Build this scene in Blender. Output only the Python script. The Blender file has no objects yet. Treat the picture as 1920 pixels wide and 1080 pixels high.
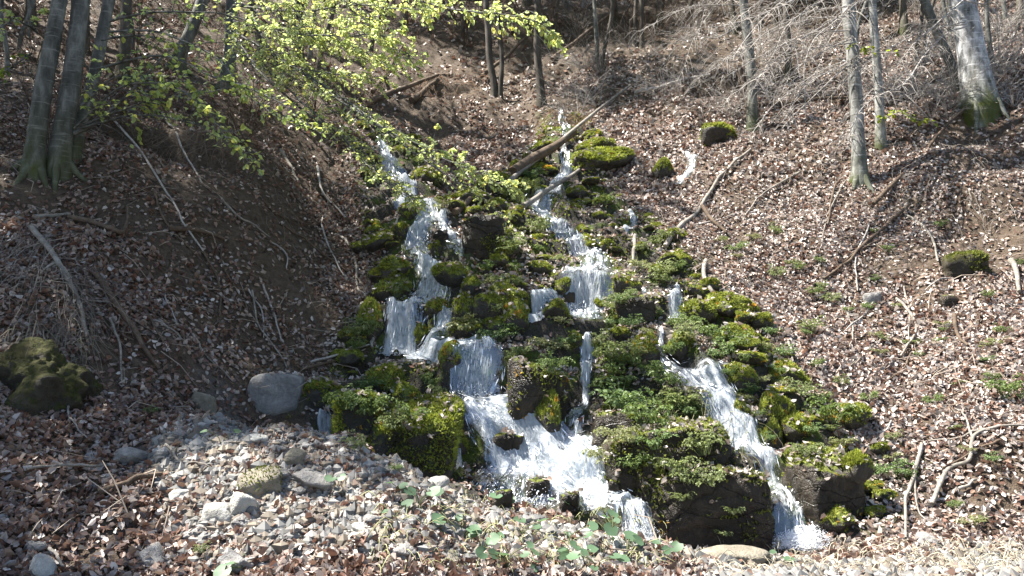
import bpy, bmesh, math, random
import numpy as np
from mathutils import Vector, Matrix, Euler

# ------------------------------------------------------------------ camera, sky, sun, exposure
scene = bpy.context.scene
F_PX = 1507.0                      # focal length in pixels of the 1920 wide photograph
PITCH = math.radians(4.0)
CAM = np.array([0.0, 0.0, 1.6])
cam_d = bpy.data.cameras.new("camera")
cam_d.sensor_width = 36.0
cam_d.lens = 36.0 * F_PX / 1920.0
cam_d.clip_end = 500.0
cam_o = bpy.data.objects.new("camera", cam_d)
scene.collection.objects.link(cam_o)
cam_o.location = CAM
cam_o.rotation_euler = (math.radians(90) + PITCH, 0, 0)
scene.camera = cam_o

SUN_AZ = math.radians(-80)         # from +Y towards -X (left, behind the hill)
SUN_EL = math.radians(60)
SUN_DIR = Vector((math.sin(SUN_AZ) * math.cos(SUN_EL), math.cos(SUN_AZ) * math.cos(SUN_EL), math.sin(SUN_EL)))
world = bpy.data.worlds.new("World")
scene.world = world
world.use_nodes = True
wn = world.node_tree
bg = wn.nodes["Background"]
sky = wn.nodes.new("ShaderNodeTexSky")
sky.sky_type = 'NISHITA'
sky.sun_disc = False
sky.sun_elevation = SUN_EL
sky.sun_rotation = SUN_AZ
wn.links.new(sky.outputs[0], bg.inputs[0])
bg.inputs[1].default_value = 0.06
sun_d = bpy.data.lights.new("sun", 'SUN')
sun_d.energy = 5.0
sun_d.angle = math.radians(0.5)
sun_d.color = (1.0, 0.95, 0.87)
sun_o = bpy.data.objects.new("sun", sun_d)
scene.collection.objects.link(sun_o)
sun_o.rotation_euler = SUN_DIR.to_track_quat('Z', 'Y').to_euler()
scene.view_settings.view_transform = 'Standard'
scene.view_settings.look = 'None'
scene.view_settings.exposure = 2.1
scene.view_settings.gamma = 1.0
scene.cycles.max_bounces = 6
scene.cycles.diffuse_bounces = 3
scene.cycles.transparent_max_bounces = 12
scene.cycles.use_denoising = True

rng = np.random.default_rng(7)
random.seed(7)
COL = scene.collection

# ------------------------------------------------------------------ noise and picking
def vnoise(x, y, z=None, seed=0):
    x = np.asarray(x, float); y = np.asarray(y, float)
    z = np.zeros_like(x) if z is None else np.asarray(z, float)
    x, y, z = np.broadcast_arrays(x, y, z)
    ix, iy, iz = np.floor(x).astype(np.int64), np.floor(y).astype(np.int64), np.floor(z).astype(np.int64)
    fx, fy, fz = x - ix, y - iy, z - iz
    fx, fy, fz = [t * t * (3 - 2 * t) for t in (fx, fy, fz)]
    def h(a, b, c):
        v = (a * 374761393 + b * 668265263 + c * 1440662683 + seed * 974634721) & 0xFFFFFFFF
        v = ((v ^ (v >> 13)) * 1274126177) & 0xFFFFFFFF
        v = ((v ^ (v >> 16)) * 2246822519) & 0xFFFFFFFF
        return ((v ^ (v >> 15)) & 0xFFFFFF) / float(0xFFFFFF)
    r = 0
    for dx in (0, 1):
        for dy in (0, 1):
            for dz in (0, 1):
                w = (fx if dx else 1 - fx) * (fy if dy else 1 - fy) * (fz if dz else 1 - fz)
                r = r + w * h(ix + dx, iy + dy, iz + dz)
    return r * 2 - 1

def fbm(x, y, z=None, octv=4, seed=0, gain=0.5):
    a, s, r = 1.0, 1.0, 0
    for o in range(octv):
        r = r + a * vnoise(np.asarray(x) * s, np.asarray(y) * s, None if z is None else np.asarray(z) * s, seed + o * 17)
        a *= gain; s *= 2.03
    return r

def sstep(a, b, x):
    t = np.clip((x - a) / (b - a), 0, 1)
    return t * t * (3 - 2 * t)

CP, SP = math.cos(PITCH), math.sin(PITCH)
def ray(px, py):
    v = (540.0 - py) / F_PX
    return np.array([(px - 960.0) / F_PX, CP - v * SP, SP + v * CP])
def P(px, py, Y):
    d = ray(px, py)
    return CAM + d * (Y / d[1])
def project(p):
    d = np.asarray(p) - CAM
    f = d[..., 1] * CP + d[..., 2] * SP
    u = -d[..., 1] * SP + d[..., 2] * CP
    return 960 + F_PX * d[..., 0] / f, 540 - F_PX * u / f, f

# ------------------------------------------------------------------ the terrain
CTRL = """0 1080 4.6;480 1080 4.8;960 1080 4.9;1440 1080 5.2;1900 1080 5.4;300 900 5.8;430 790 6.8;640 850 6.7;760 900 6.5
870 940 6.3;1100 1000 6.1;1230 1035 6.1;1400 1052 6.3;1700 1045 6.4;1900 1040 6.4
1000 930 7.7;1150 930 7.5;1200 1010 7.1;1000 845 8.25;900 770 8.6;900 650 9.1;740 680 9.5;740 570 10.0;800 480 10.9;780 400 12;720 300 14
1200 700 8.9;1100 600 9.7;1100 500 10.9;1030 400 12.7;1060 300 15;1060 240 16.5;1290 300 14.2
1330 720 8.5;1420 850 7.8;1560 880 7.7;1480 1030 7.1
1700 1005 6.9;1900 1005 6.7;1700 850 7.8;1900 850 7.4;1700 650 9.3;1900 650 8.8;1600 500 10.9;1880 500 10.4;1400 450 11.7
1600 345 12.8;1880 340 12;1820 200 13.8;1600 200 15.2;1400 200 16.3;1300 100 19.5;1900 80 16.8;1600 60 19.5
960 150 20;960 60 24;960 0 27;1300 0 24;1900 0 19;1600 0 22;1015 195 18.3;930 175 18.8;880 250 17;800 180 18.8;690 180 17.8
640 420 11.9;680 520 10.7;640 620 9.7;600 710 8.9;560 760 8.0;400 700 7.9;400 600 8.6;400 500 9.2;400 400 9.9;380 300 10.9
500 300 12.1;450 180 13.6;450 80 16;450 0 19;250 0 16.5;150 500 8.0;150 400 8.7;100 320 9.4;60 200 10.9;60 100 12.4;60 0 14.4
100 750 6.4;100 650 7.0;60 560 7.4;200 900 5.7;40 900 5.3"""
pts = []
for row in CTRL.replace("\n", ";").split(";"):
    a, b, c = map(float, row.split())
    pts.append(P(a, b, c))
pts += [np.array(p, float) for p in [
    (-6, 0, .3), (0, 0, 0), (6, 0, 0), (0, 3, .05), (-3, 3, .25), (4, 3, .02), (-8, -10, .3), (8, -10, 0), (0, -10, 0),
    (-1.6, 7.5, .1), (-.5, 7.35, -.05), (.5, 7.0, -.25), (1.3, 6.75, -.35), (1.9, 6.75, -.35), (-2.2, 7.8, .35),
    (-10, 9, 5.2), (-9, 5, 1.6), (9, 6, .3), (10, 9, 2.6), (14, 13, 5.6), (18, 20, 10.5), (-15, 20, 13), (-16, 10, 9),
    (0, 36, 18.5), (-20, 36, 21), (20, 36, 19), (0, 50, 26), (-25, 50, 28), (25, 50, 27), (30, 15, 8), (-30, 15, 14), (30, 0, .5), (-30, 0, 5)]]
pts = np.array(pts)
def tps_fit(c, smooth=0.02):
    n = len(c)
    r = np.hypot(c[:, None, 0] - c[None, :, 0], c[:, None, 1] - c[None, :, 1])
    K = np.where(r > 0, r * r * np.log(np.maximum(r, 1e-9)), 0) + np.eye(n) * smooth
    Pm = np.c_[np.ones(n), c[:, :2]]
    A = np.block([[K, Pm], [Pm.T, np.zeros((3, 3))]])
    return np.linalg.solve(A, np.r_[c[:, 2], 0, 0, 0])
TW = tps_fit(pts)
def tps(x, y):
    r = TW[-3] + TW[-2] * x + TW[-1] * y
    for i, c in enumerate(pts):
        d2 = (x - c[0]) ** 2 + (y - c[1]) ** 2
        r = r + TW[i] * 0.5 * d2 * np.log(np.maximum(d2, 1e-12))
    return r
def spaced(lo, a, b, hi, step, grow=1.18):
    left, s, v = [], step, a
    while v > lo:
        s *= grow; v -= s; left.append(v)
    right, s, v = [], step, b
    while v < hi:
        s *= grow; v += s; right.append(v)
    return np.array(left[::-1] + list(np.arange(a, b + 1e-6, step)) + right)
GX = spaced(-34, -8.6, 9.6, 34, 0.045)
GY = spaced(-16, 4.0, 19.0, 56, 0.045, 1.06)
XX, YY = np.meshgrid(GX, GY)
ZB = tps(XX, YY)
def sampler(Z):
    def f(x, y):
        x = np.clip(x, GX[0] + 1e-4, GX[-1] - 1e-4); y = np.clip(y, GY[0] + 1e-4, GY[-1] - 1e-4)
        i = np.searchsorted(GX, x) - 1; j = np.searchsorted(GY, y) - 1
        tx = (x - GX[i]) / (GX[i + 1] - GX[i]); ty = (y - GY[j]) / (GY[j + 1] - GY[j])
        return (Z[j, i] * (1 - tx) + Z[j, i + 1] * tx) * (1 - ty) + (Z[j + 1, i] * (1 - tx) + Z[j + 1, i + 1] * tx) * ty
    return f
YS = np.r_[np.arange(3.2, 30, .02), np.arange(30, 55, .2)]
def hit(px, py, H):
    d = ray(px, py)
    s = YS / d[1]
    x = CAM[0] + d[0] * s; z = CAM[2] + d[2] * s
    below = z < H(x, YS)
    k = int(np.argmax(below)) if below.any() else len(YS) - 1
    return np.array([x[k], YS[k], float(H(x[k:k + 1], YS[k:k + 1])[0])])
HB = sampler(ZB)
def wpoly(pxs):
    return np.array([hit(a, b, HB)[:2] for a, b in pxs])
def poly_sd(poly, x, y):
    """signed distance, positive inside"""
    inside = np.zeros(x.shape, bool); dmin = np.full(x.shape, 1e9)
    n = len(poly)
    for i in range(n):
        (x0, y0), (x1, y1) = poly[i], poly[(i + 1) % n]
        c = ((y0 > y) != (y1 > y)) & (x < (x1 - x0) * (y - y0) / (y1 - y0 + 1e-12) + x0)
        inside ^= c
        ex, ey = x1 - x0, y1 - y0
        t = np.clip(((x - x0) * ex + (y - y0) * ey) / (ex * ex + ey * ey + 1e-12), 0, 1)
        dmin = np.minimum(dmin, np.hypot(x - x0 - t * ex, y - y0 - t * ey))
    return np.where(inside, dmin, -dmin)
CASC = wpoly([(690, 275), (765, 275), (850, 390), (960, 345), (1030, 225), (1100, 225), (1130, 330), (1240, 440), (1330, 545),
              (1420, 600), (1500, 740), (1690, 880), (1690, 1000), (1500, 1035), (1210, 1030), (880, 945), (640, 850), (555, 770), (640, 690), (690, 560), (690, 430)])
RUBBLE = wpoly([(430, 780), (640, 845), (870, 938), (1230, 1034), (1240, 1079), (350, 1079), (310, 960), (280, 860), (330, 800)])
ROAD = np.array([(-1.2, 2.0), (1.0, 4.9), (1.4, 6.1), (2.2, 6.3), (4.2, 6.55), (34, 6.6), (34, -16), (-34, -16), (-34, 2)])
sdC = poly_sd(CASC, XX, YY)
# bumps
near = sstep(45, 20, YY)
rough = fbm(XX * .9, YY * .9, seed=3, octv=5, gain=.55)
Z = ZB + rough * (.11 + .12 * sstep(10, 20, YY)) * sstep(2.5, 5.5, YY) + fbm(XX * 4, YY * 4, seed=9, octv=4) * .032
# terraces in the cascade
cm = sstep(-.25, .35, sdC)
ph = fbm(XX * .8, YY * .8, seed=21, octv=3) * .35
hstep = .42
q = (ZB + ph) / hstep
fr = q - np.floor(q)
zt = (np.floor(q) + sstep(.30, .62, fr)) * hstep - ph
Z = Z * (1 - cm * .7) + zt * cm * .7 + cm * fbm(XX * 2.6, YY * 2.6, seed=31, octv=3) * .05
# ledges: px left, px right, top row, bottom row, distance
for (xl, xr, yt, yb, Yl) in [(708, 800, 572, 672, 9.75), (826, 1020, 655, 745, 8.85), (1036, 1145, 512, 600, 10.4), (1150, 1290, 552, 606, 9.8),
    (215, 500, 235, 335, 11.4), (-30, 170, 425, 500, 8.1), (700, 850, 125, 185, 18.6), (960, 1230, 15, 95, 22.5), (1270, 1420, 120, 190, 16.8), (1440, 1640, 60, 105, 18.5), (1040, 1110, 205, 245, 16.7), (1740, 1930, 275, 330, 12.6), (480, 690, 170, 230, 14.5)]:
    a, b = P(xl, yt, Yl), P(xr, yb, Yl)
    wf = .12 if yt > 505 else .6
    wx = sstep(a[0] - wf, a[0] + wf, XX) * sstep(b[0] + wf, b[0] - wf, XX)
    sc = 1.0 if yt > 505 else 3.0
    lip = Yl + fbm(XX * (3 if sc < 2 else 1.3), XX * 0 + Yl, seed=5, octv=4) * .07 * sc
    dy = YY - lip
    w = wx * sstep(.75, .25, np.abs(dy) / (1 if sc < 2 else 1.8)) * (1 if sc < 2 else .8)
    tgt = b[2] + (a[2] - b[2]) * sstep(-.1 * sc, .06 * sc, dy) + .06 * np.clip(dy, 0, 1) - .1 * np.clip(-dy, 0, 1)
    Z = Z * (1 - w) + tgt * w
H = sampler(Z)
gyy, gxx = np.gradient(Z, GY, GX)
HGX, HGY = sampler(gxx), sampler(gyy)
sdR = poly_sd(RUBBLE, XX, YY)
sdD = poly_sd(ROAD, XX, YY)
SDC, SDR, SDD = sampler(sdC), sampler(sdR), sampler(sdD)

# ------------------------------------------------------------------ mesh helpers
def mesh_np(name, V, faces, mat, col=None, uv=None, smooth=False, attrs=None, midx=None):
    """faces: list of (n,k) integer arrays"""
    me = bpy.data.meshes.new(name)
    V = np.asarray(V, np.float32)
    faces = [np.asarray(f, np.int32) for f in faces if len(f)]
    me.vertices.add(len(V)); me.vertices.foreach_set('co', V.ravel())
    loops = np.concatenate([f.ravel() for f in faces])
    tot = np.concatenate([np.full(len(f), f.shape[1], np.int32) for f in faces])
    start = np.r_[0, np.cumsum(tot)[:-1]].astype(np.int32)
    me.loops.add(len(loops)); me.loops.foreach_set('vertex_index', loops)
    me.polygons.add(len(tot)); me.polygons.foreach_set('loop_start', start)
    me.polygons.foreach_set('loop_total', tot)
    me.polygons.foreach_set('use_smooth', np.full(len(tot), smooth))
    for m in (mat if isinstance(mat, (list, tuple)) else [mat]):
        me.materials.append(m)
    if midx is not None:
        me.polygons.foreach_set('material_index', np.asarray(midx, np.int32))
    if col is not None:
        c = np.ones((len(V), 4), np.float32); c[:, :3] = col
        a = me.color_attributes.new('Col', 'FLOAT_COLOR', 'POINT'); a.data.foreach_set('color', c.ravel())
    for k, v in (attrs or {}).items():
        a = me.attributes.new(k, 'FLOAT', 'POINT'); a.data.foreach_set('value', np.asarray(v, np.float32).ravel())
    if uv is not None:
        l = me.uv_layers.new(name='UVMap'); l.data.foreach_set('uv', np.asarray(uv, np.float32)[loops].ravel())
    me.update(calc_edges=True)
    me.validate()
    return me

def link(name, me, parent=None, loc=None):
    o = bpy.data.objects.new(name, me)
    COL.objects.link(o)
    if parent: o.parent = parent
    if loc is not None: o.location = loc
    return o
def tag(o, label=None, cat=None, group=None, kind=None):
    if label: o['label'] = label
    if cat: o['category'] = cat
    if group: o['group'] = group
    if kind: o['kind'] = kind
    return o
def copy_tree(o, parent=None):
    c = o.copy(); COL.objects.link(c)
    if parent: c.parent = parent
    for ch in o.children: copy_tree(ch, c)
    return c

class MB:
    """collects tubes, leaves and chunks into one mesh"""
    def __init__(s): s.V = []; s.Q = []; s.T = []; s.C = []; s.n = 0
    def add(s, V, Q=None, T=None, C=(1, 1, 1)):
        V = np.asarray(V, float)
        if Q is not None and len(Q): s.Q.append(np.asarray(Q) + s.n)
        if T is not None and len(T): s.T.append(np.asarray(T) + s.n)
        s.V.append(V); s.C.append(np.broadcast_to(np.asarray(C, float), (len(V), 3))); s.n += len(V)
    def tube(s, pts, rad, seg=6, C=(1, 1, 1), wob=0.0):
        pts = np.asarray(pts, float); rad = np.asarray(rad, float); n = len(pts)
        t = np.gradient(pts, axis=0); t /= np.linalg.norm(t, axis=1)[:, None] + 1e-9
        up = np.where(np.abs(t[:, 2:3]) > .9, np.array([[1., 0, 0]]), np.array([[0, 0, 1.]]))
        if np.abs(t[:, 2]).mean() > .6: up[:] = (1, 0, 0)
        else: up[:] = (0, 0, 1)
        a = np.cross(up, t); a /= np.linalg.norm(a, axis=1)[:, None] + 1e-9
        b = np.cross(t, a)
        th = np.linspace(0, 2 * np.pi, seg, endpoint=False)
        rr = rad[:, None] * np.ones(seg)
        if wob:
            rr = rr * (1 + wob * vnoise(np.cos(th)[None] * 1.3 + pts[:, :1] * 3, np.sin(th)[None] * 1.3 + pts[:, 1:2] * 3, pts[:, 2:] * 2.2, seed=4))
        V = pts[:, None] + rr[..., None] * (np.cos(th)[None, :, None] * a[:, None] + np.sin(th)[None, :, None] * b[:, None])
        i = np.arange(n - 1)[:, None] * seg; k = np.arange(seg)[None]; k2 = (k + 1) % seg
        Q = np.stack([i + k, i + k2, i + seg + k2, i + seg + k], -1).reshape(-1, 4)
        s.add(V.reshape(-1, 3), Q, None, C)
        if rad[0] > .004:
            s.add(np.r_[pts[:1], V[0]], None, [[0, 1 + (j + 1) % seg, 1 + j] for j in range(seg)], C)
            s.add(np.r_[pts[-1:], V[-1]], None, [[0, 1 + j, 1 + (j + 1) % seg] for j in range(seg)], C)
    def leaves(s, pos, dirv, nrm, size, C, width=.62, fold=.25):
        """folded two-quad leaves"""
        pos = np.asarray(pos, float); n = len(pos)
        size = np.broadcast_to(np.asarray(size, float), (n,))[:, None]
        d = dirv / (np.linalg.norm(dirv, axis=1)[:, None] + 1e-9)
        sd = np.cross(nrm, d); sd /= np.linalg.norm(sd, axis=1)[:, None] + 1e-9
        nn = np.cross(d, sd)
        w = width * size * .5
        f = np.broadcast_to(np.asarray(fold, float), (n,))[:, None] * size
        b = pos; tip = pos + d * size - nn * f * .5
        l1 = pos + d * size * .27 + sd * w * .95 + nn * f; l2 = pos + d * size * .68 + sd * w * .92 + nn * f * .6
        r1 = pos + d * size * .27 - sd * w * .95 + nn * f; r2 = pos + d * size * .68 - sd * w * .92 + nn * f * .6
        m = pos + d * size * .5
        V = np.stack([b, l1, l2, tip, r2, r1], 1).reshape(-1, 3)
        k = np.arange(n)[:, None] * 6
        Q = np.r_[k + [[0, 3, 2, 1]], k + [[0, 5, 4, 3]]]
        C = np.broadcast_to(np.asarray(C, float), (n, 3))
        s.add(V, Q, None, np.repeat(C, 6, axis=0))
    def mesh(s, name, mat, smooth=True):
        f = []
        if s.Q: f.append(np.concatenate(s.Q))
        if s.T: f.append(np.concatenate(s.T))
        return mesh_np(name, np.concatenate(s.V), f, mat, col=np.concatenate(s.C), smooth=smooth)

def smooth_path(p, n):
    """Catmull-Rom through p, n samples"""
    p = np.asarray(p, float)
    if len(p) == 2: return p[0] + (p[1] - p[0]) * np.linspace(0, 1, n)[:, None]
    q = np.r_[2 * p[:1] - p[1:2], p, 2 * p[-1:] - p[-2:-1]]
    t = np.linspace(0, len(p) - 1 - 1e-6, n); i = t.astype(int); f = (t - i)[:, None]
    a, b, c, d = q[i], q[i + 1], q[i + 2], q[i + 3]
    return .5 * (2 * b + (c - a) * f + (2 * a - 5 * b + 4 * c - d) * f ** 2 + (3 * b - a - 3 * c + d) * f ** 3)

# ------------------------------------------------------------------ materials
class NT:
    def __init__(s, name):
        s.m = bpy.data.materials.new(name); s.m.use_nodes = True
        s.t = s.m.node_tree; s.b = s.t.nodes['Principled BSDF']; s.out = s.t.nodes['Material Output']
    def n(s, typ, **kw):
        x = s.t.nodes.new('ShaderNode' + typ)
        for k, v in kw.items():
            if k.startswith('i_'): x.inputs[k[2:].replace('_', ' ')].default_value = v
            else: setattr(x, k, v)
        return x
    def l(s, a, b): s.t.links.new(a, b)
    def noise(s, scale, detail=5, rough=.6, vec=None, dist=0):
        x = s.n('TexNoise'); x.inputs['Scale'].default_value = scale; x.inputs['Detail'].default_value = detail
        x.inputs['Roughness'].default_value = rough; x.inputs['Distortion'].default_value = dist
        if vec is not None: s.l(vec, x.inputs['Vector'])
        return x.outputs['Fac']
    def ramp(s, fac, stops):
        r = s.n('ValToRGB'); e = r.color_ramp.elements
        while len(e) < len(stops): e.new(.5)
        for k, (p, c) in enumerate(stops):
            e[k].position = p; e[k].color = (*c, 1) if len(c) == 3 else c
        s.l(fac, r.inputs['Fac']); return r.outputs['Color']
    def mix(s, fac, a, b, mode='MIX'):
        x = s.n('Mix', data_type='RGBA', blend_type=mode)
        for inp, v in ((x.inputs[0], fac), (x.inputs[6], a), (x.inputs[7], b)):
            if hasattr(v, 'is_linked'): s.l(v, inp)
            else: inp.default_value = v if isinstance(v, (int, float)) else (*v, 1)
        return x.outputs[2]
    def math(s, op, a, b=0.0, clamp=False):
        x = s.n('Math', operation=op, use_clamp=clamp)
        for inp, v in ((x.inputs[0], a), (x.inputs[1], b)):
            if hasattr(v, 'is_linked'): s.l(v, inp)
            else: inp.default_value = v
        return x.outputs[0]
    def bump(s, h, strength=.5, dist=.02):
        x = s.n('Bump'); x.inputs['Strength'].default_value = strength; x.inputs['Distance'].default_value = dist
        s.l(h, x.inputs['Height']); s.l(x.outputs[0], s.b.inputs['Normal'])
    def base(s, c, rough=.8, spec=.3):
        if hasattr(c, 'is_linked'): s.l(c, s.b.inputs['Base Color'])
        else: s.b.inputs['Base Color'].default_value = (*c, 1)
        if hasattr(rough, 'is_linked'): s.l(rough, s.b.inputs['Roughness'])
        else: s.b.inputs['Roughness'].default_value = rough
        s.b.inputs['Specular IOR Level'].default_value = spec
    def attr(s, name, out='Color'):
        x = s.n('Attribute', attribute_name=name); return x.outputs[out]
    def pos(s): return s.n('NewGeometry').outputs['Position']
    def obj(s): return s.n('TexCoord').outputs['Object']

def mat_ground():
    k = NT('soil_and_moss'); p = k.pos()
    n1 = k.noise(1.3, 6, .65, p); n2 = k.noise(14, 6, .7, p); n3 = k.noise(60, 3, .6, p)
    soil = k.ramp(n2, [(.25, (.02, .015, .011)), (.5, (.085, .062, .044)), (.78, (.17, .135, .105))])
    soil = k.mix(k.math('MULTIPLY', n1, .5), soil, (.075, .052, .032))
    moss = k.ramp(n2, [(.3, (.02, .03, .006)), (.55, (.07, .095, .015)), (.8, (.15, .17, .03))])
    wet = k.ramp(n3, [(.3, (.012, .011, .009)), (.7, (.07, .062, .05))])
    grav = k.ramp(n3, [(.3, (.09, .085, .08)), (.55, (.22, .21, .2)), (.8, (.38, .37, .35))])
    mw = k.math('MULTIPLY', k.attr('cascade', 'Fac'), 1.0)
    mm = k.ramp(k.noise(2.6, 5, .65, p), [(.48, (0, 0, 0)), (.6, (1, 1, 1))])
    c = k.mix(mw, soil, k.mix(mm, wet, moss))
    c = k.mix(k.attr('gravel', 'Fac'), c, grav)
    k.base(c, .85, .25)
    k.bump(k.math('ADD', n2, k.math('MULTIPLY', n3, .6)), .9, .05)
    return k.m
def mat_dry_leaf():
    k = NT('dry_leaf'); c = k.attr('Col')
    k.base(c, .42, .5)
    tr = k.n('BsdfTranslucent'); k.l(c, tr.inputs[0])
    mx = k.n('MixShader'); mx.inputs[0].default_value = .2
    k.l(k.b.outputs[0], mx.inputs[1]); k.l(tr.outputs[0], mx.inputs[2]); k.l(mx.outputs[0], k.out.inputs[0])
    return k.m
def mat_green(name, trans=.5, rough=.5):
    k = NT(name); c = k.attr('Col')
    k.base(c, rough, .35)
    tr = k.n('BsdfTranslucent'); k.l(k.mix(1.0, c, (1.5, 1.5, 1.15), 'MULTIPLY'), tr.inputs[0])
    mx = k.n('MixShader'); mx.inputs[0].default_value = trans
    k.l(k.b.outputs[0], mx.inputs[1]); k.l(tr.outputs[0], mx.inputs[2]); k.l(mx.outputs[0], k.out.inputs[0])
    return k.m
def mat_bark(name, dark, mid, light, moss=(.05, .06, .012), band=True):
    k = NT(name); p = k.pos()
    mp = k.n('Mapping'); mp.inputs['Scale'].default_value = (1, 1, .35); k.l(p, mp.inputs[0])
    mp2 = k.n('Mapping'); mp2.inputs['Scale'].default_value = (.6, .6, 6.0); k.l(p, mp2.inputs[0])
    n1 = k.noise(9, 6, .65, mp.outputs[0]); n2 = k.noise(5, 5, .7, mp2.outputs[0]); n3 = k.noise(40, 3, .6, p)
    c = k.ramp(n1, [(.3, dark), (.5, mid), (.72, light)])
    if band: c = k.mix(k.ramp(n2, [(.56, (0, 0, 0)), (.64, (.7, .7, .7))]), c, light)
    c = k.mix(k.math('MULTIPLY', k.attr('Col'), 1.0), moss, c)
    k.base(c, .8, .2)
    k.bump(k.math('ADD', n1, k.math('MULTIPLY', n3, .5)), .6, .015)
    return k.m
def mat_wood(name, a, b, c):
    k = NT(name); p = k.pos()
    n1 = k.noise(7, 6, .7, p); n2 = k.noise(45, 3, .6, p)
    k.base(k.mix(.35, k.ramp(n1, [(.3, a), (.5, b), (.7, c)]), k.ramp(n2, [(.3, a), (.7, c)])), .85, .2)
    k.bump(n2, .6, .01)
    return k.m
def mat_rock(name, dark, mid, light, moss=None, cover=0.0, rough=.85, spec=.25, mosscols=None, crack=True):
    k = NT(name); p = k.pos()
    n1 = k.noise(3.5, 7, .68, p, .4); n2 = k.noise(22, 5, .7, p); n3 = k.noise(80, 3, .6, p)
    c = k.ramp(n1, [(.28, dark), (.5, mid), (.72, light)])
    c = k.mix(.4, c, k.ramp(n2, [(.3, dark), (.55, mid), (.75, light)]))
    h = k.math('ADD', k.math('MULTIPLY', n1, 1.5), k.math('ADD', n2, k.math('MULTIPLY', n3, .4)))
    if crack:
        mp = k.n('Mapping'); mp.inputs['Scale'].default_value = (1.1, 1.1, 3.2); k.l(p, mp.inputs[0])
        wv = k.n('TexVoronoi', feature='DISTANCE_TO_EDGE'); wv.inputs['Scale'].default_value = 1.9
        ds = k.n('Mix', data_type='VECTOR'); ds.inputs[0].default_value = .25
        nz = k.n('TexNoise'); nz.inputs['Scale'].default_value = 3; nz.inputs['Detail'].default_value = 5; k.l(p, nz.inputs['Vector'])
        k.l(mp.outputs[0], ds.inputs[4]); k.l(nz.outputs['Color'], ds.inputs[5]); k.l(ds.outputs[1], wv.inputs['Vector'])
        cr = k.ramp(wv.outputs['Distance'], [(.0, (.5, .5, .5)), (.02, (1, 1, 1))])
        c = k.mix(1.0, c, cr, 'MULTIPLY'); h = k.math('ADD', h, k.math('MULTIPLY', cr, .8))
    if mosscols:
        g = k.n('NewGeometry'); sx = k.n('SeparateXYZ'); k.l(g.outputs['Normal'], sx.inputs[0])
        m = k.math('ADD', sx.outputs[2], k.math('MULTIPLY', k.math('SUBTRACT', k.noise(6, 5, .65, p), .5), 2.4))
        fac = k.math('MULTIPLY', k.math('SUBTRACT', m, cover), 4.0, True)
        mc = k.ramp(k.noise(30, 4, .7, p), [(.3, mosscols[0]), (.5, mosscols[1]), (.75, mosscols[2])])
        mc = k.mix(k.ramp(k.noise(5, 3, .6, p), [(.58, (0, 0, 0)), (.74, (.6, .6, .6))]), mc, mosscols[3])
        c = k.mix(fac, c, mc)
        rr = k.math('ADD', k.math('MULTIPLY', fac, .9 - rough), rough)
        k.base(c, rr, spec)
    else:
        k.base(c, rough, spec)
    k.bump(h, .7, .04)
    return k.m
def mat_water():
    k = NT('falling_water')
    uv = k.n('UVMap', uv_map='UVMap').outputs[0]
    sp = k.n('SeparateXYZ'); k.l(uv, sp.inputs[0])
    mp = k.n('Mapping'); mp.inputs['Scale'].default_value = (20, 4.5, 1); k.l(uv, mp.inputs[0])
    st = k.noise(1.0, 5, .65, mp.outputs[0], .8)
    mp2 = k.n('Mapping'); mp2.inputs['Scale'].default_value = (55, 16, 1); k.l(uv, mp2.inputs[0])
    fn = k.noise(1.0, 4, .7, mp2.outputs[0], .5)
    big = k.noise(4.5, 3, .6, k.pos())
    edge = k.math('ABSOLUTE', k.math('MULTIPLY', k.attr('across', 'Fac'), 1.0))
    v = k.math('ADD', k.math('MULTIPLY', st, .8), k.math('ADD', k.math('MULTIPLY', fn, .45), k.math('MULTIPLY', big, .5)))
    v = k.math('ADD', v, k.math('MULTIPLY', k.attr('foam', 'Fac'), .5))
    v = k.math('SUBTRACT', v, k.math('MULTIPLY', k.math('POWER', edge, 3.0), .5))
    foam = k.ramp(v, [(.74, (.03, .03, .03)), (.84, (.6, .6, .6)), (.95, (1, 1, 1))])
    k.base(k.ramp(fn, [(.3, (.30, .36, .43)), (.64, (.76, .8, .83))]), .35, .5)
    k.bump(k.math('ADD', st, fn), .8, .03)
    tr = k.n('BsdfTranslucent'); tr.inputs[0].default_value = (.8, .85, .92, 1)
    wm = k.n('MixShader'); wm.inputs[0].default_value = .45
    k.l(k.b.outputs[0], wm.inputs[1]); k.l(tr.outputs[0], wm.inputs[2])
    gl = k.n('BsdfGlossy'); gl.inputs['Roughness'].default_value = .12; gl.inputs[0].default_value = (.9, .95, 1, 1)
    tp = k.n('BsdfTransparent')
    cl = k.n('MixShader'); cl.inputs[0].default_value = .16
    k.l(tp.outputs[0], cl.inputs[1]); k.l(gl.outputs[0], cl.inputs[2])
    mx = k.n('MixShader'); k.l(foam, mx.inputs[0]); k.l(cl.outputs[0], mx.inputs[1]); k.l(wm.outputs[0], mx.inputs[2])
    # ragged outer edge
    al = k.math('GREATER_THAN', k.math('ADD', edge, k.math('ADD', k.math('MULTIPLY', k.math('SUBTRACT', st, .5), 1.8), k.math('MULTIPLY', k.math('SUBTRACT', fn, .5), 1.2))), .9)
    m2 = k.n('MixShader'); k.l(al, m2.inputs[0]); k.l(mx.outputs[0], m2.inputs[1]); k.l(tp.outputs[0], m2.inputs[2])
    k.l(m2.outputs[0], k.out.inputs[0])
    return k.m

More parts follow.
